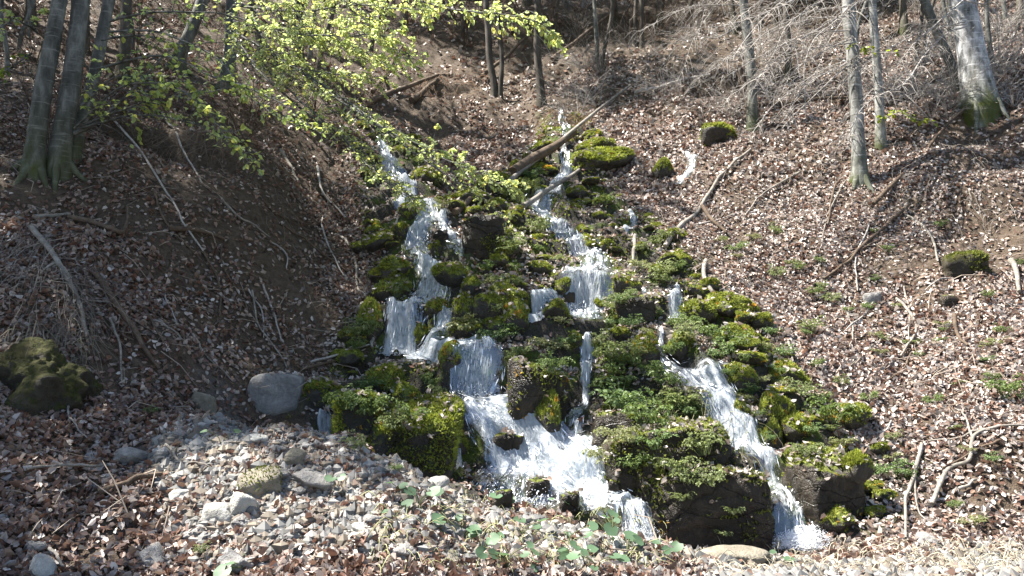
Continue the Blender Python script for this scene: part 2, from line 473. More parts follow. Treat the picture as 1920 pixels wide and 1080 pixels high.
M = {}
M['ground'] = mat_ground()
M['dry'] = mat_dry_leaf()
M['green'] = mat_green('fresh_beech_leaf', .55)
M['herb'] = mat_green('herb_leaf', .35)
M['mossfuzz'] = mat_green('moss_tuft', .25, .8)
M['beech'] = mat_bark('beech_bark', (.035, .035, .03), (.09, .09, .082), (.22, .22, .2))
M['dark_bark'] = mat_bark('dark_bark', (.025, .02, .016), (.065, .055, .045), (.13, .115, .1), band=False)
M['pale_bark'] = mat_bark('pale_bark', (.06, .06, .055), (.17, .17, .16), (.42, .42, .4))
M['blotched'] = mat_bark('blotched_bark', (.05, .05, .045), (.25, .25, .25), (.62, .62, .62))
M['twig'] = mat_wood('bare_twig', (.13, .115, .10), (.29, .265, .24), (.52, .49, .46))
M['dead'] = mat_wood('dead_wood', (.07, .06, .05), (.18, .16, .135), (.38, .35, .31))
M['brown'] = mat_wood('brown_wood', (.03, .022, .016), (.085, .06, .042), (.17, .125, .09))
MOSS = [(.025, .033, .007), (.10, .118, .022), (.23, .25, .05), (.21, .15, .03)]
M['mossrock'] = mat_rock('mossy_rock', (.012, .011, .009), (.045, .04, .032), (.12, .105, .085), cover=.12, mosscols=MOSS, rough=.5, crack=False)
M['wetrock'] = mat_rock('wet_dark_rock', (.008, .007, .005), (.028, .022, .015), (.085, .065, .042), cover=.6, mosscols=MOSS, rough=.33)
M['olive'] = mat_rock('olive_mossy_rock', (.012, .011, .008), (.04, .034, .022), (.09, .075, .05), cover=.2, mosscols=[(.012, .013, .004), (.035, .036, .008), (.075, .07, .018), (.06, .045, .018)], rough=.7, crack=False)  # darker moss rock; on the left hump the tone stands in for shade
M['grey'] = mat_rock('grey_stone', (.075, .072, .068), (.21, .20, .19), (.42, .41, .385), crack=False)
M['brownstone'] = mat_rock('brown_stone', (.09, .08, .06), (.2, .18, .14), (.33, .3, .24), crack=False)
M['pale'] = mat_rock('pale_stone', (.2, .19, .17), (.38, .37, .335), (.56, .55, .51), crack=False)
M['white'] = mat_water()
M['drop'] = NT('water_spray').m
_b = M['drop'].node_tree.nodes['Principled BSDF']; _b.inputs['Base Color'].default_value = (.85, .88, .93, 1); _b.inputs['Roughness'].default_value = .3

# ------------------------------------------------------------------ the ground
ny, nx = Z.shape
idx = np.arange(ny * nx).reshape(ny, nx)
Q = np.stack([idx[:-1, :-1], idx[:-1, 1:], idx[1:, 1:], idx[1:, :-1]], -1).reshape(-1, 4)
grav = np.clip(np.maximum(sstep(-.3, .25, sdR + rough * .15) * .75, sstep(-.35, .2, sdD + rough * .2)), 0, 1)
me = mesh_np('hillside', np.stack([XX, YY, Z], -1).reshape(-1, 3), [Q], M['ground'], smooth=True,
             attrs={'cascade': sstep(-.35, .25, sdC + rough * .2), 'gravel': grav * (1 - cm)})
tag(link('hillside', me), kind='structure')

def ico(sub):
    bm = bmesh.new(); bmesh.ops.create_icosphere(bm, subdivisions=sub, radius=1.0)
    bm.verts.ensure_lookup_table()
    V = np.array([v.co[:] for v in bm.verts]); T = np.array([[v.index for v in f.verts] for f in bm.faces]); bm.free()
    return V, T
ICO = {k: ico(k) for k in (1, 2, 3, 4, 5, 6)}
# ------------------------------------------------------------------ the water
STREAMS = {
 'left': [
  [(716, 288, 10), (728, 312, 16), (742, 338, 18), (765, 362, 18), (758, 385, 22), (800, 402, 22), (790, 425, 22), (780, 445, 26), (788, 468, 26), (800, 492, 26), (808, 520, 34), (800, 548, 42), (770, 572, 48), (756, 600, 42), (752, 630, 38), (745, 668, 40)],
  [(808, 545, 20), (822, 575, 20), (832, 605, 24), (815, 632, 24), (785, 655, 26), (770, 675, 24)],
  [(826, 405, 10), (838, 440, 14), (858, 465, 18), (880, 486, 14)],
  [(770, 672, 20), (820, 668, 16), (870, 652, 24), (890, 650, 40)],
 ],
 'central': [
  [(925, 640, 16), (905, 648, 50), (898, 665, 54), (895, 700, 52), (888, 735, 48), (893, 765, 42), (925, 800, 46), (975, 832, 52), (1020, 860, 64), (1085, 885, 60), (1140, 915, 52), (1180, 955, 46), (1200, 990, 36), (1212, 1025, 30)],
  [(1000, 850, 50), (1000, 880, 80), (985, 910, 100), (970, 940, 110), (960, 965, 100)],
  [(880, 800, 14), (905, 835, 14), (925, 860, 16), (950, 880, 22)],
  [(1090, 885, 50), (1120, 930, 60), (1130, 965, 60)],
 ],
 'middle': [
  [(1052, 235, 7), (1062, 262, 8), (1058, 300, 8), (1062, 330, 10), (1040, 358, 16), (1008, 382, 24), (1030, 410, 16), (1050, 432, 20), (1085, 462, 24), (1118, 486, 26), (1110, 512, 40), (1092, 540, 46), (1088, 575, 38), (1100, 600, 36), (1108, 620, 28)],
  [(1050, 560, 14), (1012, 570, 16), (1006, 590, 15), (1004, 614, 14)],
  [(1104, 640, 8), (1100, 680, 13), (1098, 715, 10), (1098, 745, 9), (1080, 775, 13), (1076, 810, 13), (1074, 850, 15)],
 ],
 'right': [
  [(1238, 640, 8), (1240, 668, 12), (1268, 688, 28), (1310, 708, 36), (1342, 738, 33), (1367, 780, 27), (1390, 810, 25), (1413, 840, 23), (1438, 872, 19), (1460, 920, 25), (1474, 970, 29), (1492, 1030, 42)],
  [(1268, 548, 10), (1268, 575, 11), (1266, 606, 12)],
  [(1208, 556, 8), (1208, 580, 6), (1206, 606, 6)],
 ],
 'upper': [[(1288, 285, 7), (1298, 305, 10), (1292, 330, 9), (1270, 352, 6)],
           [(1180, 395, 5), (1188, 425, 6), (1170, 450, 6)]],
 'trickle': [[(600, 785, 12), (614, 800, 16), (622, 822, 15)], [(852, 812, 6), (858, 850, 6), (862, 885, 8)]],
}
WP = []      # world samples of all streams (x, y, half width)
def stream_mesh(paths, seed):
    Vs, Qs, UV, AC, FO, MI = [], [], [], [], [], []
    Ts = []; n0 = 0; r = np.random.default_rng(seed)
    for path in paths:
        w = np.array([np.r_[hit(a, b, HB)[:2], hw] for a, b, hw in path])
        w[:, 2] *= w[:, 1] / F_PX
        # drop steps that go back uphill
        for i in range(1, len(w)):
            w[i, 1] = min(w[i, 1], w[i - 1, 1] - .03)
        c = smooth_path(w, max(60, int(np.hypot(*np.diff(w[:, :2], axis=0).T).sum() / .02)))
        t = np.gradient(c[:, :2], axis=0)
        t = np.apply_along_axis(lambda a: np.convolve(np.pad(a, 12, 'edge'), np.ones(25) / 25, 'valid'), 0, t)
        t /= np.linalg.norm(t, axis=1)[:, None] + 1e-9
        nrm = np.c_[-t[:, 1], t[:, 0]]
        WP.extend(c.tolist())
        nu = max(11, int(c[:, 2].max() * 2 / .018) | 1)
        u = np.linspace(-1, 1, nu)
        hw = c[:, 2] * (1 + .18 * vnoise(np.arange(len(c)) * .06, np.zeros(len(c)), seed=seed)) * 1.12
        X = c[:, :1] + nrm[:, :1] * u * hw[:, None]; Yv = c[:, 1:2] + nrm[:, 1:2] * u * hw[:, None]
        zz = H(X, Yv)
        ker = np.exp(-np.linspace(-1.5, 1.5, 9) ** 2); ker /= ker.sum()
        zs = np.apply_along_axis(lambda a: np.convolve(np.pad(a, 4, 'edge'), ker, 'valid'), 0, zz)
        zz = np.maximum(zz, zs)
        dz = np.abs(np.gradient(zz, axis=0))
        s3 = np.cumsum(np.r_[0, np.sqrt((np.diff(c[:, :2], axis=0) ** 2).sum(1) + np.diff(zz[:, nu // 2]) ** 2)])
        ul = u[None] * hw[:, None]
        lift = .01 + .045 * (1 - u[None] ** 2) + (.07 * np.maximum(-.2, fbm(ul * 8, s3[:, None] * 3.2 + ul * 0, seed=seed + 5, octv=4))) * (1 - u[None] ** 4)
        Zv = zz + lift
        n = X.size; ii = np.arange(n).reshape(X.shape) + n0
        Vs.append(np.stack([X, Yv - .02, Zv], -1).reshape(-1, 3))
        Qs.append(np.stack([ii[:-1, :-1], ii[1:, :-1], ii[1:, 1:], ii[:-1, 1:]], -1).reshape(-1, 4))
        UV.append(np.stack([ul + seed * 3.3, np.broadcast_to(s3[:, None], X.shape)], -1).reshape(-1, 2))
        ends = sstep(0, .25, s3) * sstep(0, .1, s3[-1] - s3)
        AC.append(np.clip(np.broadcast_to(np.abs(u)[None], X.shape) + .0, 0, 1).ravel())
        slope = np.clip(np.convolve(np.pad(dz.mean(1), 10, 'edge'), np.ones(21) / 21, 'valid') * 30, 0, 1)
        FO.append(np.broadcast_to(((-.16 if hw.max() > .38 else .02) + .25 * vnoise(s3 * 1.5, s3 * 0, seed=seed + 2))[:, None], X.shape).ravel())
        if path[0][1] < 240: FO[-1] = FO[-1] - .5 * np.broadcast_to((1 - sstep(1.5, 5, s3))[:, None], X.shape).ravel()
        n0 += n
        # loose threads and drops thrown off the surface
        k = int(s3[-1] * hw.mean() * 2 * 150)
        i = r.integers(1, len(c) - 4, k); j = r.integers(0, nu, k)
        p = np.stack([X[i, j], Yv[i, j], Zv[i, j]], -1)
        q2 = np.minimum(i + r.integers(2, 5, k), len(c) - 1)
        p2 = np.stack([X[q2, j], Yv[q2, j], Zv[q2, j]], -1)
        off = np.c_[r.normal(0, .01, k), -np.abs(r.normal(.01, .02, k)), np.abs(r.normal(.008, .022, k))]
        p += off; p2 += off + np.c_[r.normal(0, .012, k), np.zeros(k), np.zeros(k)]
        ln = np.linalg.norm(p2 - p, axis=1)[:, None]; p2 = p + (p2 - p) * np.minimum(1, .12 / (ln + 1e-6))
        wd = r.uniform(.002, .007, k)[:, None]
        sx = np.c_[np.ones(k), r.normal(0, .4, k), r.normal(0, .4, k)] * wd
        mid = (p + p2) / 2
        V = np.stack([p, mid + sx, p2, mid - sx], 1).reshape(-1, 3)
        Vs.append(V); Ts.append(np.arange(k * 4).reshape(-1, 4) + n0); n0 += len(V)
        UV.append(np.zeros((len(V), 2))); AC.append(np.zeros(len(V))); FO.append(np.zeros(len(V)))
    nq = sum(len(q) for q in Qs); nt = sum(len(q) for q in Ts)
    return mesh_np('water', np.concatenate(Vs), Qs + Ts, [M['white'], M['drop']], uv=np.concatenate(UV), smooth=True,
                   attrs={'across': np.concatenate(AC), 'foam': np.concatenate(FO)}, midx=np.r_[np.zeros(nq), np.ones(nt)])
for sd_, (nm, paths) in enumerate(STREAMS.items()):
    tag(link('waterfall' if nm in ('left', 'central', 'middle', 'right') else 'water', stream_mesh(paths, sd_ + 1)), kind='structure')
WP = np.array(WP)
def droplets(spots, seed):
    r = np.random.default_rng(seed); Vs, n = [], 0
    D, T = ICO[1]
    for px, py, rad, k in spots:
        g = hit(px, py, H); R = rad * g[1] / F_PX
        d = r.normal(size=(k, 3)); d /= np.linalg.norm(d, axis=1)[:, None]; d[:, 2] = np.abs(d[:, 2])
        p = g + [0, -.03, 0] + d * (R * r.random((k, 1)) ** .6) * [1, .7, .75]
        s = r.uniform(.0015, .0048, (k, 1, 1)) * r.uniform(.6, 1.4, (k, 1, 3))
        Vs.append((p[:, None] + D[None] * s).reshape(-1, 3)); n += k
    TT = (np.arange(n)[:, None, None] * len(D) + T[None]).reshape(-1, 3)
    return mesh_np('water_spray', np.concatenate(Vs), [TT], M['drop'], smooth=True)
tag(link('water_spray', droplets([(1515, 1026, 50, 5200), (1480, 1028, 40, 2600), (1512, 1030, 26, 3000), (748, 668, 36, 300), (890, 745, 46, 380), (935, 800, 40, 160), (1085, 595, 40, 260), (1040, 885, 80, 420), (960, 950, 80, 300), (1195, 1000, 40, 260), (1270, 600, 14, 60), (1076, 840, 20, 80)], 5)), kind='stuff')
k = 40; th = np.linspace(0, 2 * np.pi, k, endpoint=False); rr = 1 + .18 * vnoise(np.cos(th) * 2, np.sin(th) * 2, seed=8)
V = np.c_[1.75 + 1.25 * rr * np.cos(th), 6.95 + .33 * rr * np.sin(th), np.full(k, -.2)]
tag(link('pool', mesh_np('pool', np.r_[[[1.75, 6.95, -.2]], V], [[[0, 1 + i, 1 + (i + 1) % k] for i in range(k)]], M['white'], uv=np.r_[[[1.75, 6.95]], V[:, :2]], attrs={'across': np.full(k + 1, .3), 'foam': np.full(k + 1, -.3)})), kind='structure')
def water_gap(x, y):
    """distance from the nearest water edge (negative in it)"""
    x = np.atleast_1d(x); y = np.atleast_1d(y)
    out = np.full(len(x), 9.)
    sub = WP[::6]
    for k in range(0, len(x), 20000):
        d = np.hypot(x[k:k + 20000, None] - sub[None, :, 0], y[k:k + 20000, None] - sub[None, :, 1]) - sub[None, :, 2]
        out[k:k + 20000] = d.min(1)
    return out

# ------------------------------------------------------------------ rocks
def rock_shape(seed, sub=4, planes=14, rnd=.06, rough=.07, cube=0.0):
    r = np.random.default_rng(seed)
    D, T = ICO[sub]
    N = r.normal(size=(planes, 3)); N /= np.linalg.norm(N, axis=1)[:, None]
    dist = r.uniform(.68, 1.0, planes)
    if cube:
        ax = np.array([[1, 0, 0], [-1, 0, 0], [0, 1, 0], [0, -1, 0], [0, 0, 1], [0, 0, -1.]]) + r.normal(0, .16, (6, 3))
        ax /= np.linalg.norm(ax, axis=1)[:, None]
        N = np.r_[N, ax]; dist = np.r_[dist + .25, np.full(6, .72) + r.uniform(-.05, .08, 6)]
    dt = D @ N.T
    rr = np.where(dt > .05, dist / np.maximum(dt, .05), 9.)
    rad = -np.log(np.exp(-np.minimum(rr, 2) / rnd).sum(1) + np.exp(-1.15 / rnd)) * rnd
    o = r.uniform(0, 50, 3)
    rad = rad + rough * fbm(D[:, 0] * 2.2 + o[0], D[:, 1] * 2.2 + o[1], D[:, 2] * 2.2 + o[2], 5, seed=seed)
    return D * rad[:, None], T
def strata(V, seed, amp):
    w = V[:, 2] * 4.2 + fbm(V[:, 0] * 1.3, V[:, 1] * 1.3, V[:, 2] * .5, 3, seed=seed) * 1.1
    f = np.abs((w % 1.0) - .5) * 2
    r = amp * (sstep(.0, .22, f) - .7) + amp * .9 * (vnoise(np.floor(w) * 7.3, V[:, 0] * 1.5, V[:, 1] * 1.5, seed=seed) * .6)
    return V * (1 + r[:, None] * [1, 1, .25])
def vnormals(V, T):
    fn = np.cross(V[T[:, 1]] - V[T[:, 0]], V[T[:, 2]] - V[T[:, 0]])
    n = np.zeros_like(V)
    for k in range(3): np.add.at(n, T[:, k], fn)
    return n / (np.linalg.norm(n, axis=1)[:, None] + 1e-9)
def moss_mesh(V, T, seed, count, size, scale=(1, 1, 1), thr=.1, tint=1.0):
    """a coat of short moss tufts on the upward faces"""
    r = np.random.default_rng(seed)
    S = np.array(scale)
    A = V * S
    fn = np.cross(A[T[:, 1]] - A[T[:, 0]], A[T[:, 2]] - A[T[:, 0]]); ar = np.linalg.norm(fn, axis=1)
    N = fn / (ar[:, None] + 1e-12)
    c = A[T].mean(1)
    o = r.uniform(0, 9, 3)
    m = N[:, 2] + 1.0 * fbm(c[:, 0] * 3 + o[0], c[:, 1] * 3 + o[1], c[:, 2] * 3, 3, seed=seed)
    w = ar * np.clip((m - thr) * 3, 0, 1)
    f = r.choice(len(T), count, p=w / w.sum())
    b = r.dirichlet((1, 1, 1), count)
    p = (A[T[f]] * b[..., None]).sum(1); n = N[f] + r.normal(0, .55, (count, 3)) + [0, 0, .25]
    n /= np.linalg.norm(n, axis=1)[:, None]
    s = r.normal(size=(count, 3)); s = np.cross(n, s); s /= np.linalg.norm(s, axis=1)[:, None]
    h = size * r.uniform(.5, 1.3, count)[:, None]
    q = fbm(p[:, 0] * 6, p[:, 1] * 6, p[:, 2] * 6, 3, seed=seed + 1)
    col = np.array([.20, .225, .04]) * (1 + .55 * q[:, None] + r.normal(0, .22, (count, 1)))
    rust = (fbm(p[:, 0] * 3, p[:, 1] * 3, p[:, 2] * 3, 2, seed=seed + 8) > .7)[:, None]
    col = np.where(rust, col * [1.9, 1.0, .9], col)
    Vv = np.stack([p - n * h * .2 + s * h * .35, p - n * h * .2 - s * h * .35, p + n * h], 1)
    return mesh_np('moss', Vv.reshape(-1, 3), [np.arange(count * 3).reshape(-1, 3)], M['mossfuzz'], col=np.clip(np.repeat(col * tint, 3, 0), .004, 1))

BPROTO = []
for s in range(12):
    V, T = rock_shape(100 + s, 4, 16, .10, .08)
    rm = mesh_np('boulder', V, [T], M['mossrock'], smooth=True)
    BPROTO.append((rm, moss_mesh(V, T, 200 + s, 2200, .13)))
def moss_boulder(pos, size, label, group=None, name='mossy_boulder', k=None, rz=None, cat='boulder'):
    rm, mm = BPROTO[random.randrange(12) if k is None else k]
    o = link(name, rm, loc=pos)
    o.scale = size; o.rotation_euler = (random.uniform(-.12, .12), random.uniform(-.12, .12), random.uniform(0, 6.28) if rz is None else rz)
    c = link('moss', mm, o); c['kind'] = 'stuff'
    return tag(o, label, cat, group)
def unique_boulder(box, Y, label, seed, mat, moss=0, depth=1.0, sub=5, planes=18, cube=0.0, rough=.06, rnd=.07, msize=.035, thr=.1, name='boulder', sink=.25, cat='boulder', tint=1.0):
    """box: x0, x1, top, bottom in the photograph; Y: distance of the front"""
    x0, x1, y0, y1 = box
    if Y is None: Y = hit((x0 + x1) / 2, y1 - 2, H)[1]
    a, b = P(x0, y1, Y), P(x1, y0, Y)
    w, h = (b[0] - a[0]) / 2, (b[2] - a[2])
    h2 = h * (1 + sink) / 2
    dep = w * depth
    V, T = rock_shape(seed, sub, planes, rnd, rough, cube)
    if mat is M['wetrock'] and sub >= 5: V = strata(V, seed, .075)
    V = V / np.array([np.abs(V[:, 0]).max(), np.abs(V[:, 1]).max(), V[:, 2].max()])
    S = np.array([w, dep, h2])
    o = link(name, mesh_np(name, V * S, [T], mat, smooth=True), loc=((a[0] + b[0]) / 2, Y + dep * .8, b[2] - h2))
    if moss: link('moss', moss_mesh(V, T, seed + 1, moss, msize, S, thr, tint), o)['kind'] = 'stuff'
    return tag(o, label, cat)

unique_boulder((1086, 1270, 772, 960), 7.85, 'wet moss topped ledge at the back left of the huge dark boulder', 31, M['wetrock'], 2200, .6, 5, 18, .4, .07, thr=.45)
unique_boulder((1200, 1462, 872, 1075), 7.12, 'low brown dark rock ledge at the foot of the huge dark boulder', 37, M['wetrock'], 3000, .4, 6, 18, .1, .09, .09, thr=.2, tint=.55)
for _k, (_b, _l) in enumerate([((918, 988, 812, 866), 'jagged black stone parting the lower central water'), ((984, 1034, 896, 948), 'wet black stone in the middle of the water fan'),
        ((1048, 1092, 922, 980), 'wet black stone low in the water fan at right'), ((922, 964, 918, 965), 'wet black stone low in the water fan at left'), ((1138, 1168, 900, 940), 'small black stone in the right arm of the lower central water'),
        ((806, 842, 428, 470), 'wet stone in the side arm of the upper left stream'), ((1052, 1082, 536, 590), 'black stone showing through the middle fall')]):
    unique_boulder(_b, None, _l, 70 + _k, M['wetrock'], 0, .7, 4, 16, .1, .12, .06, name='wet_stone', cat='stone')
# the named boulders (box in the photograph, distance)
unique_boulder((1112, 1425, 792, 1075), 7.45, 'huge dark wet boulder hung with plants between the two lower waterfalls', 11, M['wetrock'], 5000, .75, 6, 22, .2, .08, .07, thr=.15, tint=.8)
unique_boulder((1498, 1655, 850, 1050), 7.15, 'dark wet block of rock right of the lowest right waterfall', 12, M['wetrock'], 900, .9, 5, 16, .35, .06, thr=.6)
unique_boulder((1585, 1655, 850, 905), 7.15, 'yellow green moss hump on top of the dark block at right', 13, M['mossrock'], 2500, .8, 4, 16, thr=-.3)
unique_boulder((690, 865, 745, 930), 7.6, 'tall mossy rock wall left of the central waterfall', 14, M['mossrock'], 6000, .7, 5, 18, .5, .07, thr=-.1)
unique_boulder((615, 735, 735, 850), 7.7, 'broad mossy boulder at the left end of the rock wall above the rubble', 15, M['mossrock'], 5000, .8, 5, 18, .3, thr=-.1)
unique_boulder((935, 1075, 672, 850), 8.35, 'black wet rock face right beside the central fall', 16, M['wetrock'], 700, .6, 5, 16, .8, thr=.5)
unique_boulder((860, 950, 398, 490), 10.7, 'large dark bare boulder below the drooping green branch tip', 17, M['wetrock'], 500, .8, 5, 14, .4, thr=.5)
unique_boulder((1155, 1235, 548, 608), 9.55, 'dark wet slab with thin water running over its face', 18, M['wetrock'], 200, .6, 5, 14, .9, thr=.6)
unique_boulder((458, 564, 700, 778), None, 'large smooth grey boulder where leaves meet the rubble at left', 44, M['grey'], 0, .8, 5, 12, .25, .04, .09, sink=.35)
unique_boulder((352, 400, 734, 778), None, 'tan brown stone among red leaves left of the grey boulder', 20, M['brownstone'], 0, .8, 4, 12, .3, .04)
unique_boulder((410, 474, 924, 976), None, 'tall pale white half of the broken stone in the rubble', 51, M['pale'], 0, .8, 4, 14, 0, .07, .11)
unique_boulder((362, 440, 945, 992), None, 'low pale white half of the broken stone in the rubble', 52, M['pale'], 0, .7, 4, 14, 0, .07, .11)
unique_boulder((440, 528, 880, 940), None, 'round brown green stone with thin moss behind the pale stone', 23, M['brownstone'], 350, .8, 4, 14, .1, .1, .08, thr=.35, msize=.02, tint=.45)
unique_boulder((1318, 1462, 1034, 1068), None, 'long flat pale slab at the foot of the huge dark boulder', 24, M['brownstone'], 0, .45, 4, 14, .1, .07, .1)
unique_boulder((-190, 178, 630, 800), 6.2, 'big mossy hump under hanging roots at the left edge', 25, M['olive'], 0, .8, 6, 22, 0, .2, .12, sink=.6)
unique_boulder((1622, 1662, 546, 576), None, 'small round grey stone alone in the leaves on the right bank', 26, M['grey'], 0, .8, 3, 12, .1)
unique_boulder((1776, 1866, 468, 520), None, 'mossy ledge stone high in the leaves of the right bank', 27, M['olive'], 900, .8, 4, 14, .1, .1, .1, thr=.3, tint=.55)
unique_boulder((1765, 1800, 552, 580), None, 'small black stone with pale top on the right bank', 28, M['wetrock'], 0, .8, 3, 12, .1)

MB_LIST = [  # x0 x1 y0 y1, label
 (703, 775, 510, 570, 'rounded deep green boulder left of the upper left stream'),
 (698, 775, 480, 528, 'mossy boulder directly above the rounded deep green one'),
 (660, 710, 565, 636, 'tall mossy boulder left of the white curtain fall'),
 (806, 832, 444, 482, 'bright moss lump splitting the upper left stream'),
 (815, 882, 486, 532, 'wide mossy boulder right of the upper left stream'),
 (678, 730, 432, 472, 'dim mossy stone at the edge of the left bank'),
 (730, 768, 415, 450, 'bright mossy stone left of the stream bend'),
 (862, 900, 517, 552, 'mossy stone under the wide mossy boulder'),
 (845, 893, 548, 598, 'dark mossy boulder right of the split stream'),
 (885, 950, 543, 600, 'large green boulder in the middle of the cascade'),
 (940, 992, 550, 616, 'mossy boulder with small plants left of the side spout'),
 (798, 850, 558, 596, 'wet black and green stone between two stream arms'),
 (800, 832, 590, 620, 'small mossy stone in the fork below the wet stone'),
 (772, 812, 606, 650, 'dark mossy stone beside the white curtain fall'),
 (842, 902, 590, 634, 'sunlit mossy stone above the central fall at left'),
 (898, 962, 588, 630, 'sunlit mossy stone above the central fall at right'),
 (688, 770, 675, 745, 'golden mossy boulder under the white curtain fall'),
 (1022, 1070, 558, 604, 'green round stone between the side spout and the middle fall'),
 (1038, 1072, 518, 554, 'dark stone standing in the middle fall'),
 (1148, 1200, 515, 554, 'brown topped stone right of the middle fall'),
 (1112, 1152, 548, 580, 'dark stone at the right foot of the middle fall'),
 (1140, 1186, 610, 640, 'small mossy stone below the dark wet slab'),
 (1186, 1236, 624, 676, 'round stone with shaggy grass left of the right stream head'),
 (1248, 1306, 622, 678, 'mossy boulder right of the right stream head'),
 (1088, 1122, 438, 468, 'left of two mossy stones right of the upper middle stream'),
 (1120, 1150, 446, 474, 'right of two mossy stones right of the upper middle stream'),
 (1076, 1106, 420, 444, 'moss tuft stone in the upper middle stream'),
 (742, 784, 376, 408, 'mossy stone where the upper left stream first bends'),
 (1278, 1340, 555, 605, 'bright mossy boulder right of the thin spout'),
 (1336, 1404, 545, 592, 'yellow mossy boulder beside the white crooked stick'),
 (562, 622, 715, 765, 'dark mossy stone right beside the large grey boulder'),
 (800, 862, 742, 800, 'mossy knob above the rock wall left of the central fall'),
 (826, 884, 800, 856, 'low mossy knob at the foot of the central fall'),
 (1428, 1486, 728, 805, 'orange and green mossy boulder right of the right stream'),
 (1446, 1482, 684, 732, 'golden moss cap above the orange mossy boulder'),
 (1364, 1424, 684, 736, 'dark green mossy stone at the right stream bank'),
 (1378, 1404, 750, 784, 'small mossy stone under the dark green one'),
 (1432, 1464, 788, 850, 'narrow mossy stone leaning into the right stream'),
 (1006, 1056, 736, 815, 'mossy column of rock right of the black wet face'),
 (960, 1024, 340, 372, 'mossy stone under the mossy log'),
 (1066, 1104, 344, 370, 'mossy stone right of the upper middle stream below the logs'),
 (1070, 1180, 268, 318, 'long dim mossy boulder right of the fallen pole'),
 (1318, 1382, 222, 272, 'low mossy rock high on the right bank'),
 (1226, 1266, 296, 336, 'mossy stone left of the small upper spring'),
 (1300, 1372, 785, 850, 'mossy shoulder of rock left of the right stream'),
 (926, 962, 436, 490, 'tan stone leaning on the large dark bare boulder'),
 (1490, 1545, 830, 875, 'leafy moss cap on the left of the dark block'),
 (820, 860, 640, 700, 'mossy stone at the left edge of the central fall'),
 (730, 790, 720, 775, 'leafy mossy stone at the top of the rock wall'),
 (1066, 1100, 620, 660, 'mossy stone in the herbs above the thin middle trickle'),
 (1340, 1400, 610, 650, 'flat mossy stone among herbs on the right bank foot'),
]
for i, (x0, x1, y0, y1, lab) in enumerate(MB_LIST):
    g = hit((x0 + x1) / 2, y1 - 2, H)
    Y = g[1]
    a, b = P(x0, y1, Y), P(x1, y0, Y)
    w, h = (b[0] - a[0]) / 2, (b[2] - a[2])
    moss_boulder(((a[0] + b[0]) / 2, Y + w * .55, a[2] + h * .36), (w * 1.12, w * 1.05, h * .68), lab, k=i % 12)
# small mossy stones scattered between them
cnt = 0
while cnt < 240:
    x, y = rng.uniform(-3, 5), rng.uniform(7, 16)
    d = float(SDC(np.array([x]), np.array([y]))[0])
    if d < -.12: continue
    s = rng.choice([.05, .07, .09, .12, .15]) * rng.uniform(.8, 1.3) * (.75 + y / 30)
    if min(water_gap(x, y)[0], water_gap(x, y + s * 2.2)[0], water_gap(x, y + s * 1.1)[0]) < s * 1.25: continue
    z = float(H(np.array([x]), np.array([y]))[0])
    px, py, _ = project(np.array([x, y, z]))
    if not (540 < px < 1700 and 220 < py < 1040): continue
    moss_boulder((x, y, z + s * .25), (s * rng.uniform(.9, 1.3), s * rng.uniform(.9, 1.2), s * rng.uniform(.6, 1.0)),
                 'small moss covered stone among the wet rocks of the cascade', 'small mossy stones of the cascade', 'mossy_stone', cat='stone')
    cnt += 1

# loose grey stones of the rubble bank
SPROTO = []
for s in range(14):
    V, T = rock_shape(300 + s, 4, 8, .012, .075, 0)
    SPROTO.append([mesh_np('stone', V, [T], M[m], smooth=True) for m in ('grey', 'grey', 'brownstone', 'pale')])
def stone(p, s, mi, label, group):
    o = link('loose_stone', SPROTO[rng.integers(14)][mi], loc=p)
    o.scale = (s * rng.uniform(.9, 1.4), s * rng.uniform(.8, 1.1), s * rng.uniform(.5, .85))
    o.rotation_euler = (rng.uniform(-.3, .3), rng.uniform(-.3, .3), rng.uniform(0, 6.3))
    tag(o, label, 'stone', group)
NAMED_STONES = [(240, 865, 32, 0, 'flat grey stone lying in red leaves left of the rubble'), (585, 915, 36, 0, 'angular grey stone at the right of the mossy brown stone'),
    (575, 895, 18, 0, 'small grey stone perched behind the angular grey one'), (330, 965, 16, 0, 'blue grey cobble left of the pale broken stone'),
    (455, 985, 22, 0, 'flat grey stone touching the pale broken stone at right'), (285, 1055, 40, 0, 'grey cobble pile stone near the bottom left'),
    (435, 1072, 34, 0, 'blue grey slab at the bottom edge of the picture'), (65, 1035, 26, 0, 'rounded grey stone in leaves at the bottom left corner'),
    (72, 1078, 32, 3, 'pale stone cut off by the bottom left edge'), (485, 830, 22, 3, 'light grey stone at the top of the rubble bank'),
    (425, 820, 18, 0, 'round grey stone under the ridge of the rubble bank'), (550, 870, 28, 2, 'olive grey stone in the middle of the rubble'),
    (640, 905, 20, 0, 'grey stone on the rubble slope right of the angular one'), (700, 985, 24, 0, 'dark grey stone on the lower rubble slope'),
    (750, 1040, 30, 0, 'tall grey stone before the round leaves'), (680, 1000, 22, 3, 'pale flat stone on the lower rubble slope'),
    (820, 915, 26, 3, 'thin pale flake at the crest of the rubble'), (1375, 1018, 24, 0, 'grey green stone under the branches at lower right'),
    (1740, 1022, 22, 0, 'rounded grey stone at the foot of the right bank')]
for px, py, r_, mi, lab in NAMED_STONES:
    g = hit(px, py, H); s = r_ * .8 * g[1] / F_PX
    stone(g + [0, s * .3, s * .25], s, mi, lab, None)
cnt = 0; tries = 0
